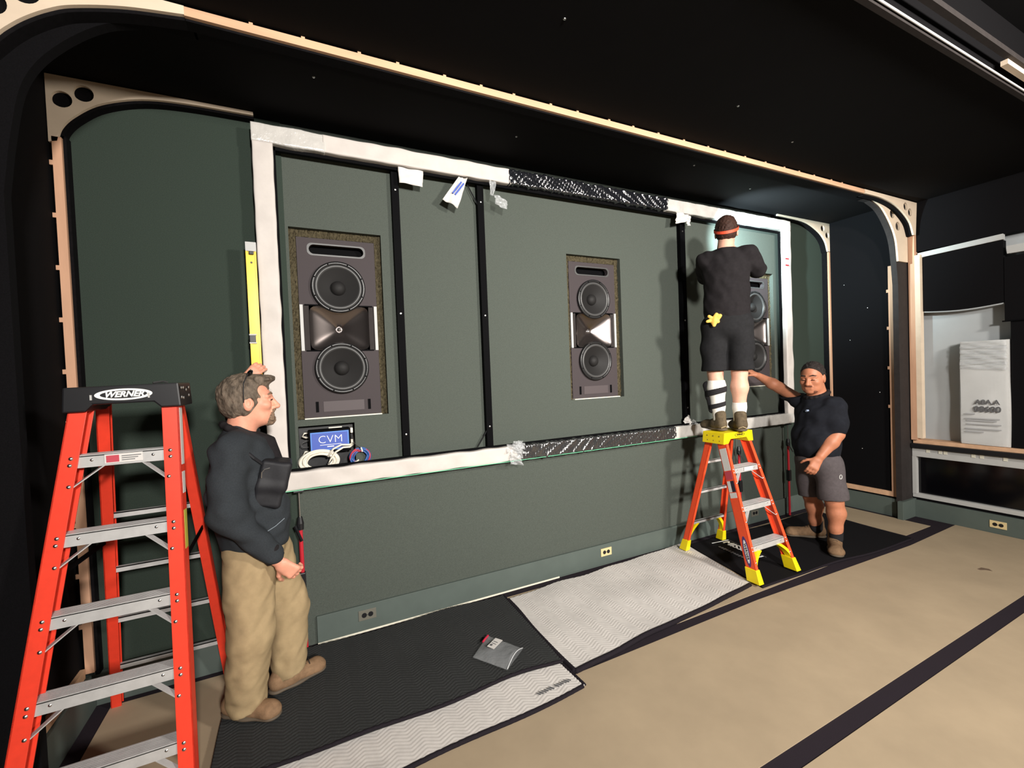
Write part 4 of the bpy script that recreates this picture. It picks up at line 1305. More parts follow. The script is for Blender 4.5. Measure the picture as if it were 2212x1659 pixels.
for sx, fa, ra in ((-1, 'frontL', 'rearL'), (1, 'frontR', 'rearR')):
    a_ = at_z(*L1[fa], 0.985) + (-sx * 0.012, 0.03, 0)
    b_ = at_z(*L1[ra], 1.0) + (-sx * 0.012, 0.02, 0)
    MB().bar(a_, b_, 0.005, 0.022).build('spreader', BLACKM, lad)
    MB().bar(a_, lerp(a_, b_, 0.14), 0.008, 0.026).build('spreader_bracket', ALU, lad)

# short orange ladder with yellow cap
L2 = dict(frontL=((3.205, 2.545, 1.09), (3.115, 2.215, 0.06)), frontR=((3.525, 2.545, 1.09), (3.605, 2.215, 0.06)),
          rearL=((3.225, 2.695, 1.09), (3.155, 2.945, 0.06)), rearR=((3.515, 2.695, 1.09), (3.665, 2.945, 0.06)))
lad2, inf2 = ladder('step_ladder', 'short orange step ladder with yellow top and feet under the standing man', ORANF, L2['frontL'], L2['frontR'], L2['rearL'], L2['rearR'],
                    [0.285, 0.575, 0.865], [0.30, 0.60, 0.88], None, 0.030, 0.085, 0.028, 0.055)
c = MB()
x0, x1 = 3.190, 3.540
prof = [(x0, 1.150), (x0 - 0.012, 1.055), (x0 + 0.045, 1.055), (x0 + 0.075, 1.095), (x1 - 0.075, 1.095), (x1 - 0.045, 1.055), (x1 + 0.012, 1.055), (x1, 1.150)]
c.prism(prof, XZ, 2.535, 2.755)
cap2 = c.build('top_cap', YELP, lad2, bevel=0.006)
ellipse_ring((3.375, 2.5345, 1.124), (1, 0, 0), (0, 0, 1), (0, -1, 0), 0.062, 0.018, 0.006, 0.0035, 0.001).build('logo_ring', BLACK_INK, cap2)
text_mesh('WERNER', 0.020, (3.375, 2.5338, 1.124), (1, 0, 0), (0, 0, 1), 'logo_text', BLACK_INK, cap2, shear=0.3, bold=0.0006)
b = MB()
for yy in (2.58, 2.64, 2.70):
    for zz in (1.08, 1.12):
        b.lathe([(0, 0.003), (0.005, 0.002), (0.006, 0)], (x0 - 0.008, yy, zz), (-1, 0, 0), 8)
b.build('cap_rivets', mat('dull_rivet', (150, 130, 40), 0.5), cap2)['kind'] = 'stuff'
for key, sgn, fwid, dp in (('frontL', -1, 0.030, 0.085), ('frontR', 1, 0.030, 0.085), ('rearL', -1, 0.028, 0.055), ('rearR', 1, 0.028, 0.055)):
    a_, b_ = L2[key]
    t = V3(b_) - V3(a_)
    t /= np.linalg.norm(t)
    p0 = at_z(a_, b_, 0.125)
    p1 = V3(b_) + t * (0.06 / -t[2] * 1.0) * 0.9
    xo = 0.006
    f = MB()
    # boot: tapered shoe around the rail end
    def ring(p, ex, z):
        xa, xb = (p[0] - xo - ex, p[0] + fwid + xo + ex) if sgn < 0 else (p[0] - fwid - xo - ex, p[0] + xo + ex)
        ya, yb = p[1] - xo - ex, p[1] + dp + xo + ex
        return [(xa, ya, z), (xb, ya, z), (xb, yb, z), (xa, yb, z)]
    pb = at_z(a_, b_, 0.028)
    f.add(ring(p0, 0, 0.125) + ring(pb, 0.006, 0.028), [(0, 1, 2, 3), (4, 7, 6, 5), (0, 4, 5, 1), (1, 5, 6, 2), (2, 6, 7, 3), (3, 7, 4, 0)])
    f.build('foot', YELP, lad2, bevel=0.003)
    # curved gusset up to the lowest step/bar
    zt = 0.285 - 0.047 if key[0] == 'f' else 0.30 - 0.024
    q0, q1 = at_z(a_, b_, 0.10), at_z(a_, b_, zt)
    arm = []
    for k in range(9):
        s = k / 8
        z = 0.10 + (zt - 0.10) * s
        q = at_z(a_, b_, z)
        inn = fwid * 0.8 + (0.10 if key[0] == 'f' else 0.085) * (s ** 2.2)
        arm.append((q[0] - sgn * inn, q[1] + 0.01, z))
    gm = MB()
    wdt = 0.05 if key[0] == 'f' else 0.035
    vs = []
    for k, q in enumerate(arm):
        rl = at_z(a_, b_, q[2])
        th = 0.022 + 0.012 * (k / 8)
        vs += [(q[0], q[1] - 0.006, q[2]), (q[0] + sgn * th, q[1] - 0.006, q[2] + 0.004), (q[0] + sgn * th, q[1] + wdt, q[2] + 0.004), (q[0], q[1] + wdt, q[2])]
    fs = []
    for k in range(8):
        a4, b4 = 4 * k, 4 * k + 4
        fs += [(a4 + i, a4 + (i + 1) % 4, b4 + (i + 1) % 4, b4 + i) for i in range(4)]
    fs += [(0, 1, 2, 3), (35, 34, 33, 32)]
    gm.add(vs, fs).build('foot_gusset', YELP, lad2)
# labels on the outer face of the left front rail
a_, b_ = L2['frontL']
t2, xd2, nd2 = inf2['fl']


def side_label(za, zb, mm, wdt, nm='side_label', off=0.043):
    pa, pb = at_z(a_, b_, za) + nd2 * off, at_z(a_, b_, zb) + nd2 * off
    return MB().obox((pa + pb) / 2 - xd2 * 0.0009, t2, xd2, nd2, np.linalg.norm(pb - pa), 0.001, wdt).build(nm, mm, lad2)


side_label(1.03, 0.855, PAPER, 0.066)
side_label(0.850, 0.785, mat('warning_red', (190, 70, 84), 0.5), 0.066)
side_label(0.775, 0.69, mat('dark_label', (40, 34, 50), 0.5), 0.034, off=0.027)
side_label(0.775, 0.69, PAPER, 0.03, off=0.06)
side_label(0.685, 0.645, PAPER, 0.064)
pc = at_z(a_, b_, 0.255) + nd2 * 0.043 - xd2 * 0.0008
PURP = mat('purple_logo', (72, 52, 120), 0.5)
plate(pc, t2, nd2, 0.115, 0.024, -0.0008 if np.dot(np.cross(t2, nd2), -xd2) < 0 else 0.0008).build('logo_oval', PURP, lad2)
pc2 = pc - xd2 * 0.001
plate(pc2, t2, nd2, 0.088, 0.015, -0.0008 if np.dot(np.cross(t2, nd2), -xd2) < 0 else 0.0008).build('logo_inner', WHITE_INK, lad2)
yv = np.cross(-xd2, t2)
text_mesh('WERNER', 0.028, tuple(pc2 - xd2 * 0.0012), tuple(t2), tuple(yv), 'logo_text', BLACK_INK, lad2, bold=0.0008, space=1.15)
MB().box(3.335, 3.445, 2.4705, 2.4725, 0.828, 0.858).build('step_label', PAPER, lad2)

# small pale screws and scuffs on the black surfaces
sc = MB()
for (x_, y_) in ((0.16, 2.62), (1.45, 2.75), (3.0, 2.60), (3.9, 2.75), (1.2, 1.75), (2.6, 1.9), (3.4, 2.05)):
    sc.lathe([(0, 0.004), (0.006, 0.003), (0.008, 0)], (x_, y_, CEIL), (0, 0, -1), 8)
o = sc.build('ceiling_screws', STEEL, bpy.data.objects['ceiling'])
o['kind'] = 'stuff'
sc = MB()
for (y_, z_) in ((2.72, 2.3), (2.9, 1.95), (2.62, 1.35), (2.95, 2.6), (2.8, 0.7)):
    sc.lathe([(0, 0.003), (0.004, 0.002), (0.006, 0)], (AX1, y_, z_), (-1, 0, 0), 8)
o = sc.build('wall_screws', STEEL, bpy.data.objects['wall_alcove_right'])
o['kind'] = 'stuff'
# ------------------------------------------------------------------ people: smooth implicit bodies, meshed by surface nets
class SDF:
    def __init__(self):
        self.ops = []

    def cap(self, a, b, ra, rb=None, k=0.02, sq=None, mode='+'):
        rb = ra if rb is None else rb
        a, b = V3(a), V3(b)
        R = max(ra, rb) * (1.0 if sq is None else max(1.0, sq[1]))
        lo = np.minimum(a, b) - R
        hi = np.maximum(a, b) + R
        self.ops.append(('c', (a, b, ra, rb, None if sq is None else (V3(sq[0]) / np.linalg.norm(sq[0]), sq[1])), k, mode, lo, hi))
        return self

    def chain(self, pts, rs, k=0.02, sq=None):
        for i in range(len(pts) - 1):
            self.cap(pts[i], pts[i + 1], rs[i], rs[i + 1], k, sq)
        return self

    def ell(self, c, r, axes=None, k=0.02, mode='+'):
        c, r = V3(c), V3(r)
        A = np.eye(3) if axes is None else np.array(axes, float)   # rows = local axes
        ext = np.sqrt((A.T ** 2) @ (r ** 2))
        self.ops.append(('e', (c, r, A), k, mode, c - ext, c + ext))
        return self

    def rbox(self, c, hs, axes=None, rad=0.01, k=0.02, mode='+'):
        c, hs = V3(c), V3(hs)
        A = np.eye(3) if axes is None else np.array(axes, float)
        ext = np.abs(A.T) @ hs + rad
        self.ops.append(('b', (c, hs, A, rad), k, mode, c - ext, c + ext))
        return self

    def cut(self, p, nrm, k=0.006):
        """remove the half space on the +nrm side of p."""
        n_ = V3(nrm) / np.linalg.norm(nrm)
        self.ops.append(('h', (V3(p), n_), k, 'cut', None, None))
        return self

    def fn(self, f):
        self.ops.append(('f', f, 0, 'fn', None, None))
        return self

    def bounds(self):
        lo = np.min([o[4] for o in self.ops if o[4] is not None and o[3] == '+'], 0)
        hi = np.max([o[5] for o in self.ops if o[5] is not None and o[3] == '+'], 0)
        return lo, hi

    def evalgrid(self, xs, ys, zs):
        D = np.full((len(xs), len(ys), len(zs)), 1.0, np.float32)
        h = xs[1] - xs[0]
        for typ, pr_, k, mode, lo, hi in self.ops:
            if mode == 'cut' or mode == 'fn':
                X, Y, Z = xs[:, None, None], ys[None, :, None], zs[None, None, :]
                if mode == 'fn':
                    D = (D + pr_(X, Y, Z)).astype(np.float32)
                else:
                    p, n_ = pr_
                    d = (X - p[0]) * n_[0] + (Y - p[1]) * n_[1] + (Z - p[2]) * n_[2]
                    D = np.maximum(D, d).astype(np.float32)
                continue
            m = k + 3 * h + 0.01
            i0, i1 = np.searchsorted(xs, (lo[0] - m, hi[0] + m))
            j0, j1 = np.searchsorted(ys, (lo[1] - m, hi[1] + m))
            k0, k1 = np.searchsorted(zs, (lo[2] - m, hi[2] + m))
            if i1 <= i0 or j1 <= j0 or k1 <= k0:
                continue
            X, Y, Z = xs[i0:i1, None, None], ys[None, j0:j1, None], zs[None, None, k0:k1]
            if typ == 'c':
                a, b, ra, rb, sq = pr_
                ab = b - a
                L2 = float(ab @ ab) + 1e-12
                t = np.clip(((X - a[0]) * ab[0] + (Y - a[1]) * ab[1] + (Z - a[2]) * ab[2]) / L2, 0, 1)
                qx, qy, qz = X - a[0] - t * ab[0], Y - a[1] - t * ab[1], Z - a[2] - t * ab[2]
                if sq is not None:
                    n_, s = sq
                    dn = qx * n_[0] + qy * n_[1] + qz * n_[2]
                    g = dn * (1 / s - 1)
                    qx, qy, qz = qx + g * n_[0], qy + g * n_[1], qz + g * n_[2]
                d = np.sqrt(qx * qx + qy * qy + qz * qz) - (ra + (rb - ra) * t)
                if sq is not None:
                    d = d * min(1, sq[1] * 1.3)
            elif typ == 'e':
                c, r, A = pr_
                qx, qy, qz = X - c[0], Y - c[1], Z - c[2]
                u = [(qx * A[i][0] + qy * A[i][1] + qz * A[i][2]) / r[i] for i in range(3)]
                k0_ = np.sqrt(u[0] ** 2 + u[1] ** 2 + u[2] ** 2)
                k1_ = np.sqrt((u[0] / r[0]) ** 2 + (u[1] / r[1]) ** 2 + (u[2] / r[2]) ** 2) + 1e-9
                d = k0_ * (k0_ - 1) / k1_
            else:
                c, hs, A, rad = pr_
                qx, qy, qz = X - c[0], Y - c[1], Z - c[2]
                u = [np.abs(qx * A[i][0] + qy * A[i][1] + qz * A[i][2]) - hs[i] for i in range(3)]
                d = np.sqrt(sum(np.maximum(q, 0) ** 2 for q in u)) + np.minimum(np.maximum(np.maximum(u[0], u[1]), u[2]), 0) - rad
            S = D[i0:i1, j0:j1, k0:k1]
            if mode == '+':
                hh = np.maximum(k - np.abs(S - d), 0) / max(k, 1e-6)
                D[i0:i1, j0:j1, k0:k1] = np.minimum(S, d) - hh * hh * k * 0.25
            elif mode == '-':
                d = -d
                hh = np.maximum(k - np.abs(S - d), 0) / max(k, 1e-6)
                D[i0:i1, j0:j1, k0:k1] = np.maximum(S, d) + hh * hh * k * 0.25
        return D

    def patch(self, lo, hi, h, mb):
        xs = np.arange(lo[0], hi[0] + h, h)
        ys = np.arange(lo[1], hi[1] + h, h)
        zs = np.arange(lo[2], hi[2] + h, h)
        D = self.evalgrid(xs, ys, zs)
        D = np.where(np.abs(D) < 1e-7, 1e-7, D)
        nx, ny, nz = D.shape
        ins = D < 0
        C = np.zeros((nx - 1, ny - 1, nz - 1), np.int8)
        for a in (0, 1):
            for b in (0, 1):
                for c in (0, 1):
                    C += ins[a:nx - 1 + a, b:ny - 1 + b, c:nz - 1 + c]
        act = (C > 0) & (C < 8)
        I, J, K = np.nonzero(act)
        if len(I) == 0:
            return
        vid = np.full(C.shape, -1, np.int64)
        vid[I, J, K] = np.arange(len(I))
        acc = np.zeros((len(I), 3))
        cnt = np.zeros(len(I))
        for ax in range(3):
            for b in (0, 1):
                for c in (0, 1):
                    o = [0, 0, 0]
                    o[(ax + 1) % 3], o[(ax + 2) % 3] = b, c
                    p = list(o)
                    p[ax] = 1
                    d0 = D[I + o[0], J + o[1], K + o[2]]
                    d1 = D[I + p[0], J + p[1], K + p[2]]
                    m = (d0 < 0) != (d1 < 0)
                    t = d0 / (d0 - d1 + 1e-20)
                    q = np.zeros((len(I), 3))
                    q[:] = o
                    q[:, ax] = t
                    acc[m] += q[m]
                    cnt[m] += 1
        P = np.stack([I, J, K], 1) + acc / np.maximum(cnt, 1)[:, None]
        V = np.array([xs[0], ys[0], zs[0]]) + P * h
        quads = []
        for ax in range(3):
            b, c = (ax + 1) % 3, (ax + 2) % 3
            s0 = [slice(1, None)] * 3
            s0[ax] = slice(0, -1)
            s1 = [slice(1, None)] * 3
            s1[ax] = slice(1, None)
            e0, e1 = ins[tuple(s0)], ins[tuple(s1)]
            ch = np.nonzero(e0 != e1)
            g = [ch[0] + (0 if ax == 0 else 1), ch[1] + (0 if ax == 1 else 1), ch[2] + (0 if ax == 2 else 1)]
            ok = (g[0] < nx - 1) & (g[1] < ny - 1) & (g[2] < nz - 1)
            g = [q[ok] for q in g]
            flip = e0[ch][ok]

            def cell(db, dc):
                q = [x.copy() for x in g]
                q[b] -= db
                q[c] -= dc
                return vid[q[0], q[1], q[2]]
            a_, b_, c_, d_ = cell(1, 1), cell(0, 1), cell(0, 0), cell(1, 0)
            Q = np.stack([a_, b_, c_, d_], 1)
            Q[~flip] = Q[~flip][:, ::-1]
            Q = Q[(Q >= 0).all(1)]
            quads.append(Q)
        base = len(mb.v)
        mb.v += V.tolist()
        mb.f += (np.vstack(quads) + base).tolist()

    def build(self, name, m, parent, h, patches=None, pad_=0.012, smooth=True):
        mb = MB()
        if patches is None:
            lo, hi = self.bounds()
            patches = [(lo - pad_, hi + pad_, h)]
        for lo, hi, hh in patches:
            self.patch(V3(lo), V3(hi), hh, mb)
        return mb.build(name, m, parent, smooth=smooth, fix=False)


def folds(amp, freq, seed, dirs=None, n=6):
    r = np.random.default_rng(seed)
    W = []
    for i in range(n):
        d = r.normal(size=3) if dirs is None else V3(dirs) + 0.45 * r.normal(size=3)
        d = d / np.linalg.norm(d) * freq * r.uniform(0.6, 1.6)
        W.append((d, r.uniform(0, 6.28)))

    def f(X, Y, Z):
        s = 0
        for d, p in W:
            s = s + np.sin(d[0] * X + d[1] * Y + d[2] * Z + p + 0.8 * np.sin(0.5 * freq * (X * d[1] + Y * d[2] + Z * d[0]) / freq * 1.3))
        return amp / n * 1.6 * s
    return f


class Frame:
    """local frame: f forward, l left, u up, with origin and scale."""
    def __init__(self, o, fwd, up=(0, 0, 1), s=1.0):
        self.o = V3(o)
        f = V3(fwd) / np.linalg.norm(fwd)
        l = np.cross(V3(up), f)
        l /= np.linalg.norm(l)
        u = np.cross(f, l)
        self.f, self.l, self.u, self.s = f, l, u, s
        self.A = np.array([f, l, u])

    def p(self, f, l, u):
        return self.o + self.s * (f * self.f + l * self.l + u * self.u)


def add_head(S, F, smile=True, full=0.0):
    s = F.s
    S.ell(F.p(-0.012, 0, 0.035), (0.099 * s, 0.077 * s, 0.089 * s), F.A, k=0.01)
    S.ell(F.p(0.030, 0, -0.03), ((0.064 + full * .5) * s, (0.063 + full) * s, 0.088 * s), F.A, k=0.03)
    S.ell(F.p(0.040, 0, -0.083), (0.052 * s, (0.05 + full) * s, 0.036 * s), F.A, k=0.03)
    S.ell(F.p(0.079, 0, -0.098), (0.019 * s, 0.024 * s, 0.018 * s), F.A, k=0.02)
    for y in (-1, 1):
        S.ell(F.p(0.066, y * 0.044, -0.022), (0.024 * s, 0.024 * s, 0.022 * s), F.A, k=0.02)
        S.cap(F.p(0.086, y * 0.014, 0.024), F.p(0.074, y * 0.05, 0.020), 0.011 * s, 0.009 * s, k=0.016)
    for y in (-1, 1):
        S.ell(F.p(0.100, y * 0.033, 0.004), (0.016 * s, 0.017 * s, 0.011 * s), F.A, k=0.012, mode='-')
    S.cap(F.p(0.088, 0, 0.016), F.p(0.116, 0, -0.030), 0.0095 * s, 0.0125 * s, k=0.014)
    S.ell(F.p(0.113, 0, -0.033), (0.016 * s, 0.015 * s, 0.012 * s), F.A, k=0.008)
    for y in (-1, 1):
        S.ell(F.p(0.101, y * 0.0135, -0.036), (0.011 * s, 0.008 * s, 0.009 * s), F.A, k=0.006)
        S.ell(F.p(0.083, y * 0.033, 0.001), (0.012 * s, 0.014 * s, 0.010 * s), F.A, k=0.004)
    # mouth
    S.cap(F.p(0.093, -0.02, -0.055), F.p(0.093, 0.02, -0.055), 0.0085 * s, k=0.012)
    S.cap(F.p(0.091, -0.018, -0.074), F.p(0.091, 0.018, -0.074), 0.008 * s, k=0.012)
    S.cap(F.p(0.104, -0.022, -0.064), F.p(0.104, 0.022, -0.064), (0.0065 if smile else 0.003) * s, k=0.004, mode='-')
    for y in (-1, 1):
        S.ell(F.p(-0.006, y * 0.079, -0.008), (0.021 * s, 0.009 * s, 0.034 * s), F.A, k=0.006)
        S.ell(F.p(-0.002, y * 0.088, -0.004), (0.011 * s, 0.007 * s, 0.018 * s), F.A, k=0.005, mode='-')


def add_neck(S, F, base, r=0.058):
    S.cap(F.p(-0.025, 0, -0.045), base, r, r * 1.12, k=0.03)


def hair(F, thick, hairline, nape, m, parent, seed, quiff=0.0, h=0.003, side=0.0):
    S = SDF()
    s = F.s
    S.ell(F.p(-0.014 - thick * 0.7, 0, 0.037), ((0.101 + thick) * s, (0.079 + thick * 0.75) * s, (0.09 + thick) * s), F.A, k=0.01)
    S.ell(F.p(-0.035, 0, -0.02), ((0.078 + thick) * s, (0.069 + thick * 0.7) * s, 0.07 * s), F.A, k=0.03)
    if quiff:
        S.ell(F.p(0.066, 0.0, 0.104), (0.044 * s, 0.052 * s, 0.020 * s), F.A, k=0.03)
        S.ell(F.p(0.094, 0.01, 0.104), (0.020 * s, 0.034 * s, 0.013 * s), F.A, k=0.02)
    S.fn(folds(0.0034, 150, seed, n=8))
    S.fn(folds(0.0018, 330, seed + 1, n=6))
    nf = F.f * 0.78 - F.u * 0.62
    S.cut(F.o + nf * hairline * s, nf)
    S.cut(F.p(-0.04, 0, nape), -F.u + 0.35 * F.f)
    if quiff:
        for y in (-1, 1):
            S.ell(F.p(0.074, y * 0.060, 0.050), (0.036 * s, 0.034 * s, 0.030 * s), F.A, k=0.012, mode='-')
    # clear the ears
    for y in (-1, 1):
        S.ell(F.p(0.006, y * 0.087, -0.016), (0.024 * s, 0.022 * s, 0.034 * s), F.A, k=0.004, mode='-')
    return S.build('hair', m, parent, h)


def add_hand(S, wrist, fd, nd, curl, thumb_side, s=1.0, spread=0.12, thumb_curl=0.5, wrist_r=0.027):
    """fd: direction towards the knuckles, nd: palm normal (side fingers curl to); thumb_side +1/-1 along fd x nd."""
    w_ = V3(wrist)
    f = V3(fd) / np.linalg.norm(fd)
    n_ = V3(nd) - f * np.dot(V3(nd), f)
    n_ /= np.linalg.norm(n_)
    sd = np.cross(f, n_) * thumb_side
    S.cap(w_ - f * 0.03 * s, w_ + f * 0.015 * s, wrist_r * s, 0.028 * s, k=0.015, sq=(n_, 0.75))
    for o in (-0.024, -0.008, 0.008, 0.024):
        S.cap(w_ + f * 0.018 * s + sd * o * 0.7 * s, w_ + f * 0.086 * s + sd * o * 1.08 * s, 0.0145 * s, 0.0125 * s, k=0.014)
    S.cap(w_ + f * 0.02 * s + sd * 0.022 * s + n_ * 0.006 * s, w_ + f * 0.055 * s + sd * 0.03 * s + n_ * 0.006 * s, 0.016 * s, 0.012 * s, k=0.014)
    for o, L, sp in ((0.030, 0.072, 1), (0.010, 0.080, 0.3), (-0.010, 0.074, -0.3), (-0.028, 0.058, -1)):
        p0 = w_ + f * 0.086 * s + sd * o * s
        ang = 0
        d0 = f + sd * spread * sp
        d0 /= np.linalg.norm(d0)
        for frac, r0, r1, cu in ((0.46, 0.0098, 0.009, curl * 0.8), (0.31, 0.009, 0.0082, curl * 1.0), (0.23, 0.0082, 0.0072, curl * 0.7)):
            ang += cu
            d = d0 * math.cos(ang) + n_ * math.sin(ang)
            p1 = p0 + d * L * frac * s
            S.cap(p0, p1, r0 * s, r1 * s, k=0.004)
            p0 = p1
    p0 = w_ + f * 0.028 * s + sd * 0.032 * s + n_ * 0.006 * s
    d = f * 0.55 + sd * 0.75 + n_ * 0.25
    d /= np.linalg.norm(d)
    for L, r0, r1 in ((0.036, 0.0125, 0.0105), (0.03, 0.0105, 0.0095), (0.024, 0.0095, 0.008)):
        p1 = p0 + d * L * s
        S.cap(p0, p1, r0 * s, r1 * s, k=0.005)
        p0 = p1
        d = d + (f * 0.3 + n_ * 0.5 - sd * 0.5) * thumb_curl
        d /= np.linalg.norm(d)


def pbox(pts, m):
    P = np.array([V3(q) for q in pts])
    return P.min(0) - m, P.max(0) + m


def shoe(parent, heel, toe, m, name='shoe', ht=0.10, w_=0.050, sole_m=None, seed=0, laces=True, h=0.004, ank=None, z0=0.0, lacem=None, g=1.0, lo=0.105, lz=0.108):
    heel, toe = V3(heel), V3(toe)
    heel[2] = toe[2] = z0
    f = toe - heel
    L = np.linalg.norm(f)
    f /= L
    l = np.cross((0, 0, 1), f)
    S = SDF()
    z = np.array((0, 0, 1.0))
    S.cap(heel + f * 0.045 + z * 0.05 * g, heel + f * 0.11 + z * 0.055 * g, 0.040 * g, 0.043 * g, k=0.02)
    S.cap(heel + f * 0.10 + z * 0.045, toe - f * 0.055 + z * 0.035, 0.042 * g, 0.043 * g, k=0.03)
    S.ell(toe - f * 0.05 + z * 0.034, (0.055, w_, 0.036), [f, l, z], k=0.02)
    S.cap(heel + f * 0.055 + z * 0.06, heel + f * 0.065 + z * ht, 0.042 * g, 0.043 * g, k=0.02)
    S.cap(heel + f * 0.09 + z * 0.075, heel + f * 0.16 + z * 0.062, 0.03 * g, 0.027 * g, k=0.02)
    S.fn(folds(0.002, 60, seed))
    S.cut(heel + z * (0.020), (0, 0, -1))
    o = S.build(name, m, parent, h)
    B = SDF()
    B.cap(heel + f * 0.045 + z * 0.014, heel + f * 0.14 + z * 0.014, 0.042 * g, 0.042 * g, k=0.01, sq=(z, 0.36))
    B.cap(heel + f * 0.14 + z * 0.014, toe - f * 0.045 + z * 0.014, 0.042 * g, 0.047 * g, k=0.02, sq=(z, 0.32))
    B.cut(heel + z * 0.0015, (0, 0, -1))
    B.build('sole', sole_m or SOLE, o, h)
    if laces:
        for k in range(4):
            c_ = heel + f * (lo + 0.022 * k) + z * (lz - 0.011 * k) * (1 + (g - 1) * 0.8)
            MB().tube([c_ - l * 0.026 - z * 0.012, c_ - l * 0.012, c_ + l * 0.012 + f * 0.006, c_ + l * 0.026 - z * 0.012 + f * .006], 0.0028, 5).build('lace', lacem or LACE, o)
    return o


# ================================================================== man in khaki trousers (left)
p1 = empty('person', (-0.22, 2.66, 0.0), 'person in dark jacket and khaki trousers holding the yellow spirit level', 'person')
HF = Frame((-0.222, 2.665, 1.628), (1, 0.06, 0.03), s=1.07)
B = SDF()
add_head(B, HF, smile=True)
neckb = (-0.275, 2.67, 1.45)
add_neck(B, HF, neckb, 0.064)
B.ell((-0.265, 2.67, 1.25), (0.10, 0.16, 0.20), k=0.05)
B.ell((-0.235, 2.67, 0.95), (0.10, 0.14, 0.14), k=0.05)
# near (right) arm hanging, forearm forward
shN, elN, wrN = (-0.295, 2.485, 1.40), (-0.312, 2.435, 1.125), (-0.135, 2.462, 0.862)
B.chain([shN, elN, wrN], [0.055, 0.045, 0.03], k=0.03)
add_hand(B, (-0.115, 2.464, 0.832), (0.70, 0.02, -0.71), (0.1, 0.95, 0.1), 0.95, -1, s=1.0, spread=0.02)
# far (left) arm raised behind the head to the level
shF, elF, wrF = (-0.27, 2.845, 1.42), (-0.305, 2.975, 1.60), (-0.268, 2.978, 1.728)
B.chain([shF, elF, wrF], [0.055, 0.045, 0.03], k=0.03)
add_hand(B, (-0.268, 2.978, 1.742), (0.62, 0.05, 0.62), (0.35, 0.75, 0.2), 0.55, -1, s=0.95, spread=0.02)
B.chain([(-0.235, 2.60, 0.88), (-0.262, 2.56, 0.48), (-0.31, 2.605, 0.09)], [0.08, 0.055, 0.035], k=0.03)
B.chain([(-0.20, 2.74, 0.88), (-0.09, 2.765, 0.47), (-0.10, 2.735, 0.09)], [0.08, 0.055, 0.035], k=0.03)
hb = pbox([HF.o], 0.19)
B.build('body', SKIN, p1, 0.01, [((-0.50, 2.33, 0.05), (0.1, 3.1, 1.47), 0.010),
        ((-0.42, 2.5, 1.455), (0.0, 2.83, 1.83), 0.0032),
        ((-0.16, 2.40, 0.70), (0.05, 2.56, 0.90), 0.004),
        ((-0.34, 2.90, 1.70), (-0.12, 3.06, 1.92), 0.004)])
hair(HF, 0.012, 0.034, -0.078, HAIR1, p1, 3, quiff=1.0)
bd = SDF()
bd.ell(HF.p(0.074, 0, -0.097), (0.034, 0.036, 0.032), HF.A, k=0.01)
bd.cap(HF.p(0.092, -0.028, -0.068), HF.p(0.084, -0.03, -0.09), 0.012, 0.014, k=0.012)
bd.cap(HF.p(0.092, 0.028, -0.068), HF.p(0.084, 0.03, -0.09), 0.012, 0.014, k=0.012)
bd.cap(HF.p(0.099, -0.026, -0.052), HF.p(0.1025, 0, -0.047), 0.008, 0.008, k=0.008)
bd.cap(HF.p(0.099, 0.026, -0.052), HF.p(0.1025, 0, -0.047), 0.008, 0.008, k=0.008)
bd.cap(HF.p(0.108, -0.03, -0.064), HF.p(0.108, 0.03, -0.064), 0.010, k=0.004, mode='-')
bd.fn(folds(0.003, 260, 8, n=8))
bd.build('beard', BEARD, p1, 0.003)
MB().tube([HF.p(0.0945, -0.018, -0.0615), HF.p(0.0975, 0, -0.0615), HF.p(0.0945, 0.018, -0.0615)], 0.0042, 6).build('teeth', TEETH, p1)
for y in (-1, 1):
    MB().tube([HF.p(0.0975, y * 0.016, 0.031), HF.p(0.093, y * 0.035, 0.036), HF.p(0.080, y * 0.054, 0.028)], [0.004, 0.005, 0.003], 6).build('eyebrow', BEARD, p1)
    MB().tube([HF.p(0.0972, y * 0.022, 0.0015), HF.p(0.0975, y * 0.034, 0.004), HF.p(0.090, y * 0.046, 0.0)], 0.0028, 6).build('eye', EYED, p1)
# sunglasses pushed up on the hair
g = empty('sunglasses', tuple(HF.p(0.03, 0, 0.13)), 'dark sunglasses pushed up on the grey-haired head at the left', 'sunglasses')
for y in (-1, 1):
    L = SDF()
    L.ell(HF.p(0.012, y * 0.036, 0.137), (0.012, 0.034, 0.020), [HF.f * .8 + HF.u * -.6, HF.l, HF.u * .8 + HF.f * .6], k=0.01)
    L.build('lens', GLASSK, g, 0.003)
    MB().tube([HF.p(0.005, y * 0.07, 0.135), HF.p(-0.016, y * 0.094, 0.09), HF.p(-0.020, y * 0.093, 0.04), HF.p(-0.022, y * 0.09, 0.0)], 0.0028, 6).build('temple_arm', BLACKP, g)
MB().tube([HF.p(0.014, -0.03, 0.15), HF.p(0.016, 0, 0.153), HF.p(0.014, 0.03, 0.15)], 0.004, 6).build('bridge', STEEL, g)

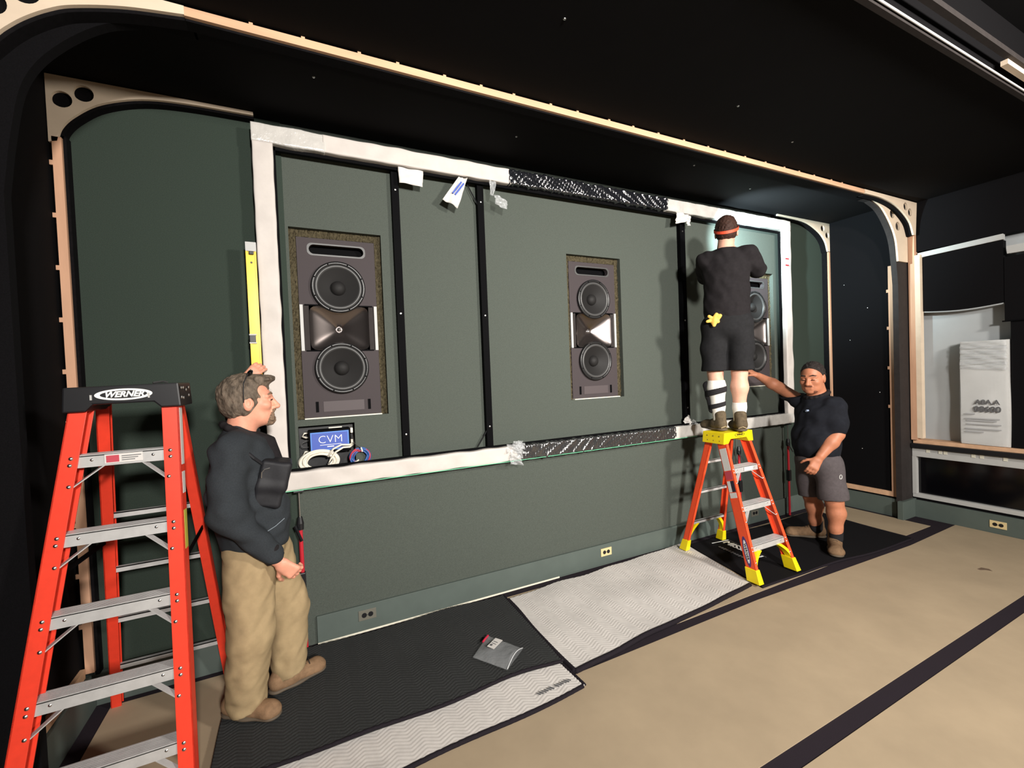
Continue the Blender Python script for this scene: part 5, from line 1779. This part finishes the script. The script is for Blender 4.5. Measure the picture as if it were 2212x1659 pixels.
JK = SDF()
JK.ell((-0.258, 2.67, 1.33), (0.142, 0.205, 0.16), k=0.05)
JK.ell((-0.265, 2.67, 1.17), (0.168, 0.205, 0.20), k=0.06)
JK.ell((-0.235, 2.67, 0.98), (0.163, 0.195, 0.19), k=0.06)
JK.cap((-0.285, 2.52, 1.425), (-0.275, 2.82, 1.425), 0.062, 0.062, k=0.05)
JK.cap((-0.275, 2.67, 1.42), (-0.272, 2.67, 1.475), 0.088, 0.080, k=0.03)
JK.chain([(-0.298, 2.487, 1.40), (-0.316, 2.43, 1.12), (-0.145, 2.46, 0.882)], [0.082, 0.078, 0.052], k=0.035)
JK.chain([shF, elF, (-0.272, 2.978, 1.715)], [0.075, 0.064, 0.045], k=0.03)
JK.ell((-0.115, 2.655, 1.02), (0.055, 0.12, 0.14), k=0.05)
JK.fn(folds(0.008, 32, 21, dirs=(0.5, 0.2, 0.9), n=7))
JK.fn(folds(0.006, 60, 22, dirs=(0.5, 0.2, 1), n=5))
JK.cut((-0.24, 2.67, 0.825), (-0.15, 0, -1))
JK.cut(HF.p(0.035, 0, -0.165), (0.55, 0, 0.85))
jk = JK.build('jacket', NAVY, p1, 0.0065)
CU = SDF().cap((-0.155, 2.46, 0.897), (-0.133, 2.463, 0.86), 0.051, 0.045, k=0.01).cut((-0.127, 2.463, 0.852), (0.5, 0, -0.86)).cut((-0.165, 2.46, 0.912), (-0.5, 0, 0.86))
CU.build('cuff', BLKTEE, jk, 0.004)
MB().tube([(-0.17, 2.485, 0.985), (-0.125, 2.50, 1.005), (-0.085, 2.525, 1.03)], 0.0022, 5).build('seam_piping', mat('grey_piping', (120, 130, 138), 0.6), jk)
T = SDF()
T.cap((-0.215, 2.67, 1.33), (-0.255, 2.67, 1.485), 0.10, 0.072, k=0.03)
T.cap((-0.165, 2.66, 1.42), (-0.150, 2.66, 1.30), 0.052, 0.070, k=0.03)
T.cut(HF.p(0.02, 0, -0.150), (0.42, 0, 0.9))
T.build('undershirt', BLKTEE, p1, 0.005)
COLR = SDF()
for k in range(14):
    a0_, a1_ = 2 * PI * k / 14, 2 * PI * (k + 1) / 14
    q = lambda a_: (-0.262 + 0.083 * math.cos(a_), 2.67 + 0.083 * math.sin(a_), 1.485 - 0.045 * math.cos(a_) - 0.01)
    if 0.55 < a0_ < 5.3:
        COLR.cap(q(a0_), q(a1_), 0.017, 0.017, k=0.008)
COLR.build('collar', BLKTEE, jk, 0.004)
# chest pouch worn over the jacket
PO = SDF()
ca = math.radians(-14)
PA = [np.array((math.cos(ca), 0, math.sin(ca))), np.array((0, 1, 0)), np.array((-math.sin(ca), 0, math.cos(ca)))]
PO.rbox((-0.120, 2.58, 1.258), (0.052, 0.080, 0.055), PA, rad=0.018, k=0.02)
PO.rbox((-0.150, 2.575, 1.165), (0.045, 0.07, 0.045), PA, rad=0.018, k=0.03)
PO.fn(folds(0.003, 50, 31))
po_ = PO.build('chest_pouch', POUCHK, p1, 0.005)
MB().tube([(-0.175, 2.478, 1.258), (-0.172, 2.477, 1.285), (-0.16, 2.476, 1.298), (-0.135, 2.476, 1.303)], 0.003, 6).build('zip_pull', STEEL, po_)
MB().tube([(-0.165, 2.50, 1.32), (-0.20, 2.47, 1.36), (-0.27, 2.47, 1.44), (-0.31, 2.50, 1.46)], 0.008, 6).build('strap', POUCHK, po_)

TR = SDF()
TR.ell((-0.235, 2.67, 0.875), (0.148, 0.172, 0.13), k=0.05)
TR.chain([(-0.25, 2.595, 0.84), (-0.262, 2.56, 0.47), (-0.298, 2.600, 0.11)], [0.122, 0.106, 0.092], k=0.035)
TR.chain([(-0.175, 2.745, 0.84), (-0.098, 2.765, 0.47), (-0.105, 2.742, 0.11)], [0.110, 0.098, 0.086], k=0.035)
TR.fn(folds(0.006, 24, 41, dirs=(0.9, 0.5, 0.3), n=6))
TR.fn(folds(0.005, 58, 43, dirs=(0.9, 0.3, -0.45), n=5))
TR.fn(lambda X, Y, Z: 0.004 * np.sin(62 * Z + 34 * X + 9 * Y) * np.clip((0.30 - Z) / 0.25, 0, 1))
TR.cut((-0.24, 2.67, 0.088), (0.25, -0.1, -1))
TR.cut((-0.24, 2.67, 0.97), (0, 0, 1))
TR.build('trousers', KHAKI, p1, 0.0065)
PZ = 0.048
shoe(p1, (-0.410, 2.655, 0), (-0.150, 2.490, 0), SHOE1, seed=1, z0=PZ, ht=0.085, lo=0.190, lz=0.096, g=1.05)
shoe(p1, (-0.210, 2.69, 0), (0.075, 2.800, 0), SHOE1, seed=2, z0=PZ, ht=0.085, lo=0.190, lz=0.096, g=1.05)

# ================================================================== man on the short ladder (back to camera)
D2 = V3((0.79, 0.613, 0))            # facing direction (away from the camera)
R2 = V3((0.613, -0.79, 0))           # his right
p2 = empty('person', (3.35, 2.62, 1.152), 'person in black shirt and shorts standing on the short ladder, seen from behind', 'person')


def Q2(r, d, z):
    return V3((3.355, 2.61, 0)) + R2 * r + D2 * d + V3((0, 0, z))


HF2 = Frame(Q2(0.012, 0.03, 2.862), D2 + V3((0, 0, 0.06)), s=1.06)
B = SDF()
add_head(B, HF2, smile=False)
add_neck(B, HF2, Q2(0, -0.01, 2.68), 0.062)
B.ell(Q2(0, 0, 2.45), (0.11, 0.17, 0.22), [D2, R2, (0, 0, 1)], k=0.05)
B.ell(Q2(0, 0, 2.10), (0.10, 0.15, 0.14), [D2, R2, (0, 0, 1)], k=0.05)
s_r, e_r, w_r = Q2(0.175, 0.0, 2.645), Q2(0.245, 0.13, 2.52), Q2(0.115, 0.27, 2.705)
s_l, e_l, w_l = Q2(-0.160, 0.0, 2.635), Q2(-0.165, 0.22, 2.53), Q2(-0.03, 0.34, 2.67)
B.chain([s_r, e_r, w_r], [0.058, 0.047, 0.031], k=0.03)
B.chain([s_l, e_l, w_l], [0.058, 0.047, 0.031], k=0.03)
dr = w_r - e_r
dl = w_l - e_l
add_hand(B, w_r + dr * 0.06, dr + D2 * 0.05, -R2, 0.5, 1, s=1.05)
add_hand(B, w_l + dl * 0.06, dl + D2 * 0.05, R2, 0.5, -1, s=1.05)
kL, aL = Q2(-0.105, 0.02, 1.66), Q2(-0.085, 0.0, 1.25)
kR, aR = Q2(0.085, 0.02, 1.66), Q2(0.075, 0.0, 1.25)
for hp, kn, an in ((Q2(-0.09, 0, 2.05), kL, aL), (Q2(0.09, 0, 2.05), kR, aR)):
    B.chain([hp, kn], [0.088, 0.060], k=0.03)
    calf = lerp(kn, an, 0.33) - D2 * 0.012
    B.chain([kn, calf, lerp(kn, an, 0.72), an], [0.060, 0.066, 0.047, 0.041], k=0.03)
lo, hi = pbox([HF2.o], 0.17)
B.build('body', SKIN2, p2, 0.01, [(V3((3.0, 2.2, 1.15)), V3((3.75, 3.05, 2.74)), 0.008), (V3((3.2, 2.4, 2.725)), V3((3.62, 2.85, 3.03)), 0.0042)])
hair(HF2, 0.004, 0.020, -0.06, HAIR2, p2, 5, h=0.004)
# headlamp: orange strap, housing, lens and its light
hl = empty('headlamp', tuple(HF2.p(0.1, 0, 0.05)), 'lit headlamp with orange strap on the man on the short ladder', 'headlamp')
ring = []
for k in range(40):
    a_ = 2 * PI * k / 40
    ring.append(HF2.p(-0.010 + 0.110 * math.cos(a_), 0.089 * math.sin(a_), 0.020 + 0.045 * math.cos(a_)))
mb = MB()
vs = []
for q in ring:
    out = (q - HF2.p(-0.01, 0, 0.02))
    out[2] = 0
    out /= np.linalg.norm(out)
    vs += [q + (0, 0, -0.012), q + (0, 0, 0.012), q + out * 0.003 + (0, 0, 0.012), q + out * 0.003 + (0, 0, -0.012)]
fs = []
for k in range(40):
    a4, b4 = 4 * k, 4 * ((k + 1) % 40)
    fs += [(a4 + i, a4 + (i + 1) % 4, b4 + (i + 1) % 4, b4 + i) for i in range(4)]
mb.add(vs, fs).build('strap', ORSTRAP, hl)
MB().obox(HF2.p(0.112, 0, 0.068), HF2.f, HF2.l, HF2.u, 0.03, 0.055, 0.04).build('lamp_housing', BLACKP, hl, bevel=0.005)
MB().lathe([(0.0, 0.004), (0.012, 0.003), (0.015, 0)], HF2.p(0.127, 0, 0.068), HF2.f, 16).build('lens', LAMPLENS, hl)
sd = bpy.data.lights.new('headlamp_beam', 'SPOT')
sd.energy = 420
sd.color = (0.72, 0.95, 1.0)
sd.spot_size = math.radians(84)
sd.spot_blend = 0.9
sd.shadow_soft_size = 0.02
so = bpy.data.objects.new('headlamp_beam', sd)
COL.objects.link(so)
so.parent = hl
lp = Vector(HF2.p(0.142, 0, 0.07))
so.location = lp - hl.location
so.rotation_euler = (Vector((4.85, 3.12, 3.03)) - lp).to_track_quat('-Z', 'Y').to_euler()

TS = SDF()
ax2 = [D2, R2, (0, 0, 1)]
TS.ell(Q2(0, 0, 2.52), (0.128, 0.190, 0.17), ax2, k=0.05)
TS.ell(Q2(0, 0, 2.33), (0.140, 0.185, 0.22), ax2, k=0.06)
TS.ell(Q2(0, 0.01, 2.16), (0.145, 0.188, 0.17), ax2, k=0.06)
TS.cap(Q2(-0.13, -0.01, 2.655), Q2(0.13, -0.01, 2.655), 0.062, 0.062, k=0.05)
TS.cap(Q2(0, -0.01, 2.64), Q2(0, 0.0, 2.715), 0.085, 0.066, k=0.04)
TS.chain([s_r, lerp(s_r, e_r, 0.5), lerp(s_r, e_r, 0.97)], [0.076, 0.076, 0.072], k=0.03)
TS.chain([s_l, lerp(s_l, e_l, 0.5), lerp(s_l, e_l, 0.97)], [0.076, 0.076, 0.072], k=0.03)
TS.fn(folds(0.007, 28, 51, dirs=(0.2, 0.3, 1), n=6))
TS.fn(folds(0.005, 55, 52, dirs=(0.3, -0.3, 0.8), n=5))
TS.cut(Q2(0, 0, 2.06), (0, 0, -1))
TS.cut(Q2(0, 0, 2.715), (0, 0, 1))
TS.build('shirt', BLKTEE, p2, 0.007)
SH = SDF()
SH.ell(Q2(0, 0, 2.07), (0.142, 0.186, 0.15), ax2, k=0.05)
SH.chain([Q2(-0.098, 0, 2.05), Q2(-0.112, 0.01, 1.66)], [0.115, 0.105], k=0.03)
SH.chain([Q2(0.095, 0, 2.05), Q2(0.095, 0.01, 1.64)], [0.110, 0.102], k=0.03)
SH.fn(folds(0.007, 24, 61, dirs=(0.3, 0.3, 0.8), n=6))
SH.cut(Q2(0, 0, 1.672), (0, 0, -1))
SH.build('shorts', BLKSHORT, p2, 0.007)
# left leg: long white sock with black brace
SO = SDF()
calf = lerp(kL, aL, 0.33) - D2 * 0.012
SO.chain([lerp(kL, aL, 0.18), calf, lerp(kL, aL, 0.72), aL], [0.070, 0.073, 0.054, 0.048], k=0.03)
SO.cut(lerp(kL, aL, 0.17), (0.0, 0.0, 1))
so_ = SO.build('long_sock', SOCKW, p2, 0.005)
for tt, hh, r_ in ((0.40, 0.026, 0.080), (0.70, 0.020, 0.063)):
    c_ = lerp(kL, aL, tt) - D2 * 0.008
    BR = SDF()
    BR.cap(c_ - (0, 0, hh) - R2 * 0.004, c_ + (0, 0, hh) - R2 * 0.004, r_ + 0.004, r_ + 0.006, k=0.01)
    BR.cut(c_ + (0, 0, hh), R2 * -0.25 + V3((0, 0, 1)))
    BR.cut(c_ - (0, 0, hh), R2 * 0.25 + V3((0, 0, -1)))
    BR.build('brace_strap', SOCKK, p2, 0.005)
BP = SDF()
BP.chain([lerp(kL, aL, 0.28) - R2 * 0.070, lerp(kL, aL, 0.50) - R2 * 0.066, lerp(kL, aL, 0.80) - R2 * 0.046], [0.040, 0.026, 0.032], k=0.03)
BP.build('brace_shell', SOCKK, p2, 0.005)
SO = SDF()
SO.chain([lerp(kR, aR, 0.64), lerp(kR, aR, 0.75), aR], [0.056, 0.053, 0.048], k=0.02)
SO.cut(lerp(kR, aR, 0.64), (0, 0, 1))
SO.build('short_sock', SOCKW, p2, 0.005)
for c_, sp_, sd_ in ((Q2(-0.088, 0, 0), -0.75, 3), (Q2(0.078, 0, 0), -0.22, 4)):
    fdir = D2 + R2 * sp_
    fdir /= np.linalg.norm(fdir)
    he = c_ - fdir * 0.085
    sh_ = shoe(p2, he, he + fdir * 0.30, SHOE2, seed=sd_, ht=0.14, z0=1.152, h=0.0045, laces=False, w_=0.058, g=1.1)
    pt = he + V3((0, 0, 1.152))
    MB().tube([pt - fdir * -0.012 + V3((0, 0, 0.03)) + np.cross((0, 0, 1), fdir) * 0.03, pt - fdir * 0.002 + V3((0, 0, 0.045)), pt + fdir * 0.012 + V3((0, 0, 0.03)) - np.cross((0, 0, 1), fdir) * 0.03], 0.004, 6).build('heel_trim', mat('shoe_pale_trim', (168, 150, 116), 0.7), sh_)
# yellow glove in the back pocket
gl = empty('work_glove', tuple(Q2(-0.105, -0.15, 2.05)), 'yellow work glove tucked in the back pocket of the black shorts', 'glove')
G = SDF()
c_ = Q2(-0.10, -0.148, 2.105)
for dx_, dz_, r0_, r1_ in ((-0.05, -0.012, .018, .012), (-0.035, 0.03, .018, .012), (0.02, 0.045, .018, .013), (0.05, 0.03, .018, .010), (0.035, -0.02, .02, .012), (0.0, -0.05, .02, .012)):
    G.cap(c_, c_ + R2 * dx_ + V3((0, 0, dz_)) - D2 * 0.012, r0_, r1_, k=0.006, sq=(D2, 0.7))
G.cap(c_ + (0, 0, -0.02), c_ + R2 * 0.03 + (0, 0, 0.02), 0.02, 0.024, k=0.02)
G.fn(folds(0.004, 70, 71))
G.build('glove_leather', GLOVE, gl, 0.004)

# ================================================================== man in grey shorts (right)
D3 = V3((-0.80, 0.30, 0))            # facing: left and towards the screen wall
D3 /= np.linalg.norm(D3)
L3 = np.cross((0, 0, 1), D3)         # his left
p3 = empty('person', (4.31, 2.43, 0.0), 'person in navy shirt and grey shorts reaching out beside the short ladder', 'person')


def Q3(f, l, z):
    return V3((4.312, 2.437, 0)) + D3 * f + L3 * l + V3((0, 0, z))


HF3 = Frame((4.272, 2.445, 1.572), D3 * 1.0 + L3 * 0.62 + V3((0, 0, -0.18)), s=1.14)
B = SDF()
add_head(B, HF3, smile=False, full=0.010)
add_neck(B, HF3, (4.325, 2.43, 1.38), 0.072)
B.ell(Q3(0, 0, 1.18), (0.13, 0.19, 0.22), [D3, L3, (0, 0, 1)], k=0.05)
B.ell(Q3(0, 0, 0.85), (0.13, 0.16, 0.14), [D3, L3, (0, 0, 1)], k=0.05)
s_r, e_r, w_r = V3((4.335, 2.625, 1.365)), V3((4.345, 2.80, 1.470)), V3((4.270, 2.972, 1.595))
s_l, e_l, w_l = V3((4.290, 2.262, 1.315)), V3((4.268, 2.245, 1.070)), V3((4.120, 2.305, 0.885))
B.chain([s_r, e_r, lerp(e_r, w_r, .35), w_r], [0.058, 0.050, 0.052, 0.033], k=0.03)
B.chain([s_l, e_l, lerp(e_l, w_l, .35), w_l], [0.060, 0.052, 0.056, 0.036], k=0.03)
add_hand(B, w_r + (w_r - e_r) * 0.05, w_r - e_r, (-0.2, 0.95, -0.5), 0.25, 1, s=1.05)
add_hand(B, w_l + (w_l - e_l) * 0.10, (w_l - e_l) + V3((0, 0, -0.06)), D3 * -0.2 + V3((0.55, 0.65, 0.0)), 0.5, -1, s=1.12, spread=0.03)
kR, aR = V3((4.385, 2.545, 0.44)), V3((4.435, 2.535, 0.12))
kL, aL = V3((4.300, 2.300, 0.46)), V3((4.320, 2.300, 0.12))
for hp, kn, an in ((Q3(0, -0.10, 0.84), kR, aR), (Q3(0, 0.10, 0.84), kL, aL)):
    calf = lerp(kn, an, 0.33) - D3 * 0.014
    B.chain([hp, kn, calf, lerp(kn, an, 0.75), an], [0.10, 0.068, 0.072, 0.050, 0.044], k=0.03)
B.build('body', SKIN3, p3, 0.01, [(V3((4.0, 2.05, 0.06)), V3((4.62, 3.2, 1.405)), 0.008),
        (V3((4.04, 2.55, 1.39)), V3((4.5, 3.2, 1.75)), 0.006), (V3((4.06, 2.25, 1.39)), V3((4.5, 2.56, 1.75)), 0.0042)])
hair(HF3, 0.0035, -0.002, -0.055, HAIR3, p3, 6, h=0.004)
sb = SDF()
sb.ell(HF3.p(0.050, 0, -0.088), (0.052, 0.064, 0.040), HF3.A, k=0.02)
sb.cap(HF3.p(0.100, -0.022, -0.050), HF3.p(0.100, 0.022, -0.050), 0.008, k=0.008)
sb.cap(HF3.p(0.110, -0.022, -0.064), HF3.p(0.110, 0.022, -0.064), 0.010, k=0.004, mode='-')
sb.build('beard', STUB, p3, 0.004)
for y in (-1, 1):
    MB().tube([HF3.p(0.098, y * 0.014, 0.031), HF3.p(0.094, y * 0.035, 0.036), HF3.p(0.080, y * 0.055, 0.028)], [0.004, 0.006, 0.003], 6).build('eyebrow', HAIR3, p3)
    MB().tube([HF3.p(0.0972, y * 0.022, -0.002), HF3.p(0.0975, y * 0.034, -0.001), HF3.p(0.090, y * 0.046, -0.003)], 0.003, 6).build('eye', EYED, p3)
PS = SDF()
ax3 = [D3, L3, (0, 0, 1)]
PS.ell(Q3(0.0, 0, 1.22), (0.155, 0.215, 0.18), ax3, k=0.05)
PS.ell(Q3(0.018, 0, 1.03), (0.172, 0.212, 0.19), ax3, k=0.06)
PS.ell(Q3(0.012, 0, 0.92), (0.170, 0.205, 0.16), ax3, k=0.06)
PS.cap(Q3(-0.01, -0.15, 1.345), Q3(-0.01, 0.15, 1.330), 0.068, 0.068, k=0.05)
PS.cap(Q3(0, 0, 1.32), (4.318, 2.43, 1.425), 0.10, 0.083, k=0.04)
PS.chain([s_r, lerp(s_r, e_r, 0.95)], [0.080, 0.074], k=0.03)
PS.chain([s_l, lerp(s_l, e_l, 0.80)], [0.086, 0.080], k=0.03)
PS.fn(folds(0.007, 28, 81, dirs=(0.2, 0.4, 1), n=6))
PS.fn(folds(0.005, 55, 82, n=5))
PS.cut(Q3(0, 0, 0.80), (0.0, 0, -1))
PS.cut((4.318, 2.43, 1.425), D3 * 0.35 + V3((0, 0, 1)))
ps = PS.build('polo_shirt', NAVYPOLO, p3, 0.007)
CO = SDF()
for k in range(16):
    a0_, a1_ = 2 * PI * k / 16, 2 * PI * (k + 1) / 16
    q = lambda a_: V3((4.31, 2.432, 1.415)) + D3 * (0.088 * math.cos(a_)) + L3 * (0.088 * math.sin(a_)) + V3((0, 0, -0.03 * math.cos(a_)))
    CO.cap(q(a0_), q(a1_), 0.018, 0.018, k=0.008)
CO.build('collar', BLKTEE, ps, 0.005)
# small white chest emblem
MB().prism([(-0.02, -0.01), (0.0, -0.014), (0.022, 0.0), (0.008, 0.018), (-0.006, 0.016)], lambda u, v, d: tuple(Q3(0.150 + d, 0.06 + 0.6 * u, 1.275 + 0.6 * v)), -0.02, 0.006).build('chest_emblem', mat('pale_blue_emblem', (150, 165, 190), 0.6), ps)
GS = SDF()
GS.ell(Q3(0, 0, 0.80), (0.165, 0.198, 0.15), ax3, k=0.05)
GS.chain([Q3(0.0, -0.10, 0.80), kR + (0, 0, 0.02)], [0.125, 0.112], k=0.03)
GS.chain([Q3(0.0, 0.10, 0.80), kL + (0, 0, 0.0)], [0.125, 0.112], k=0.03)
GS.fn(folds(0.007, 24, 91, dirs=(0.3, 0.3, 0.8), n=6))
GS.cut(Q3(0, 0, 0.455), V3((0, 0, -1)) + L3 * 0.12)
GS.build('shorts', GREYSH, p3, 0.007)
for an, sg in ((aR, 0), (aL, 1)):
    S_ = SDF().chain([an + V3((0, 0, 0.07)), an], [0.054, 0.052], k=0.01).cut(an + V3((0, 0, 0.075)), (0, 0, 1))
    S_.build('sock', SOCKK, p3, 0.006)
PZ3 = 0.019
shoe(p3, (4.520, 2.500, 0), (4.275, 2.735, 0), SHOE3, 'boot', seed=7, g=1.2, lo=0.125, lz=0.106, ht=0.175, w_=0.062, z0=PZ3, h=0.0045)
shoe(p3, (4.405, 2.365, 0), (4.125, 2.195, 0), SHOE3, 'boot', seed=8, g=1.2, lo=0.125, lz=0.106, ht=0.175, w_=0.064, z0=PZ3, h=0.0045)
ky = empty('key_clip', tuple(Q3(0.0, 0.225, 0.66)), 'small white metal clip hanging at the pocket of the grey shorts', 'clip')
kc = Q3(-0.02, 0.215, 0.70)
mb = MB().tube([kc + D3 * (0.012 * math.cos(2 * PI * k / 14)) + V3((0, 0, 0.018 * math.sin(2 * PI * k / 14))) + L3 * 0.012 for k in range(14)], 0.005, 6, closed=True)
mb.build('ring', WHITEP, ky)
MB().bar(kc + L3 * 0.012 + V3((0, 0, -0.02)), kc + L3 * 0.012 + V3((0, 0, -0.085)), 0.014, 0.008).build('key', WHITEP, ky)
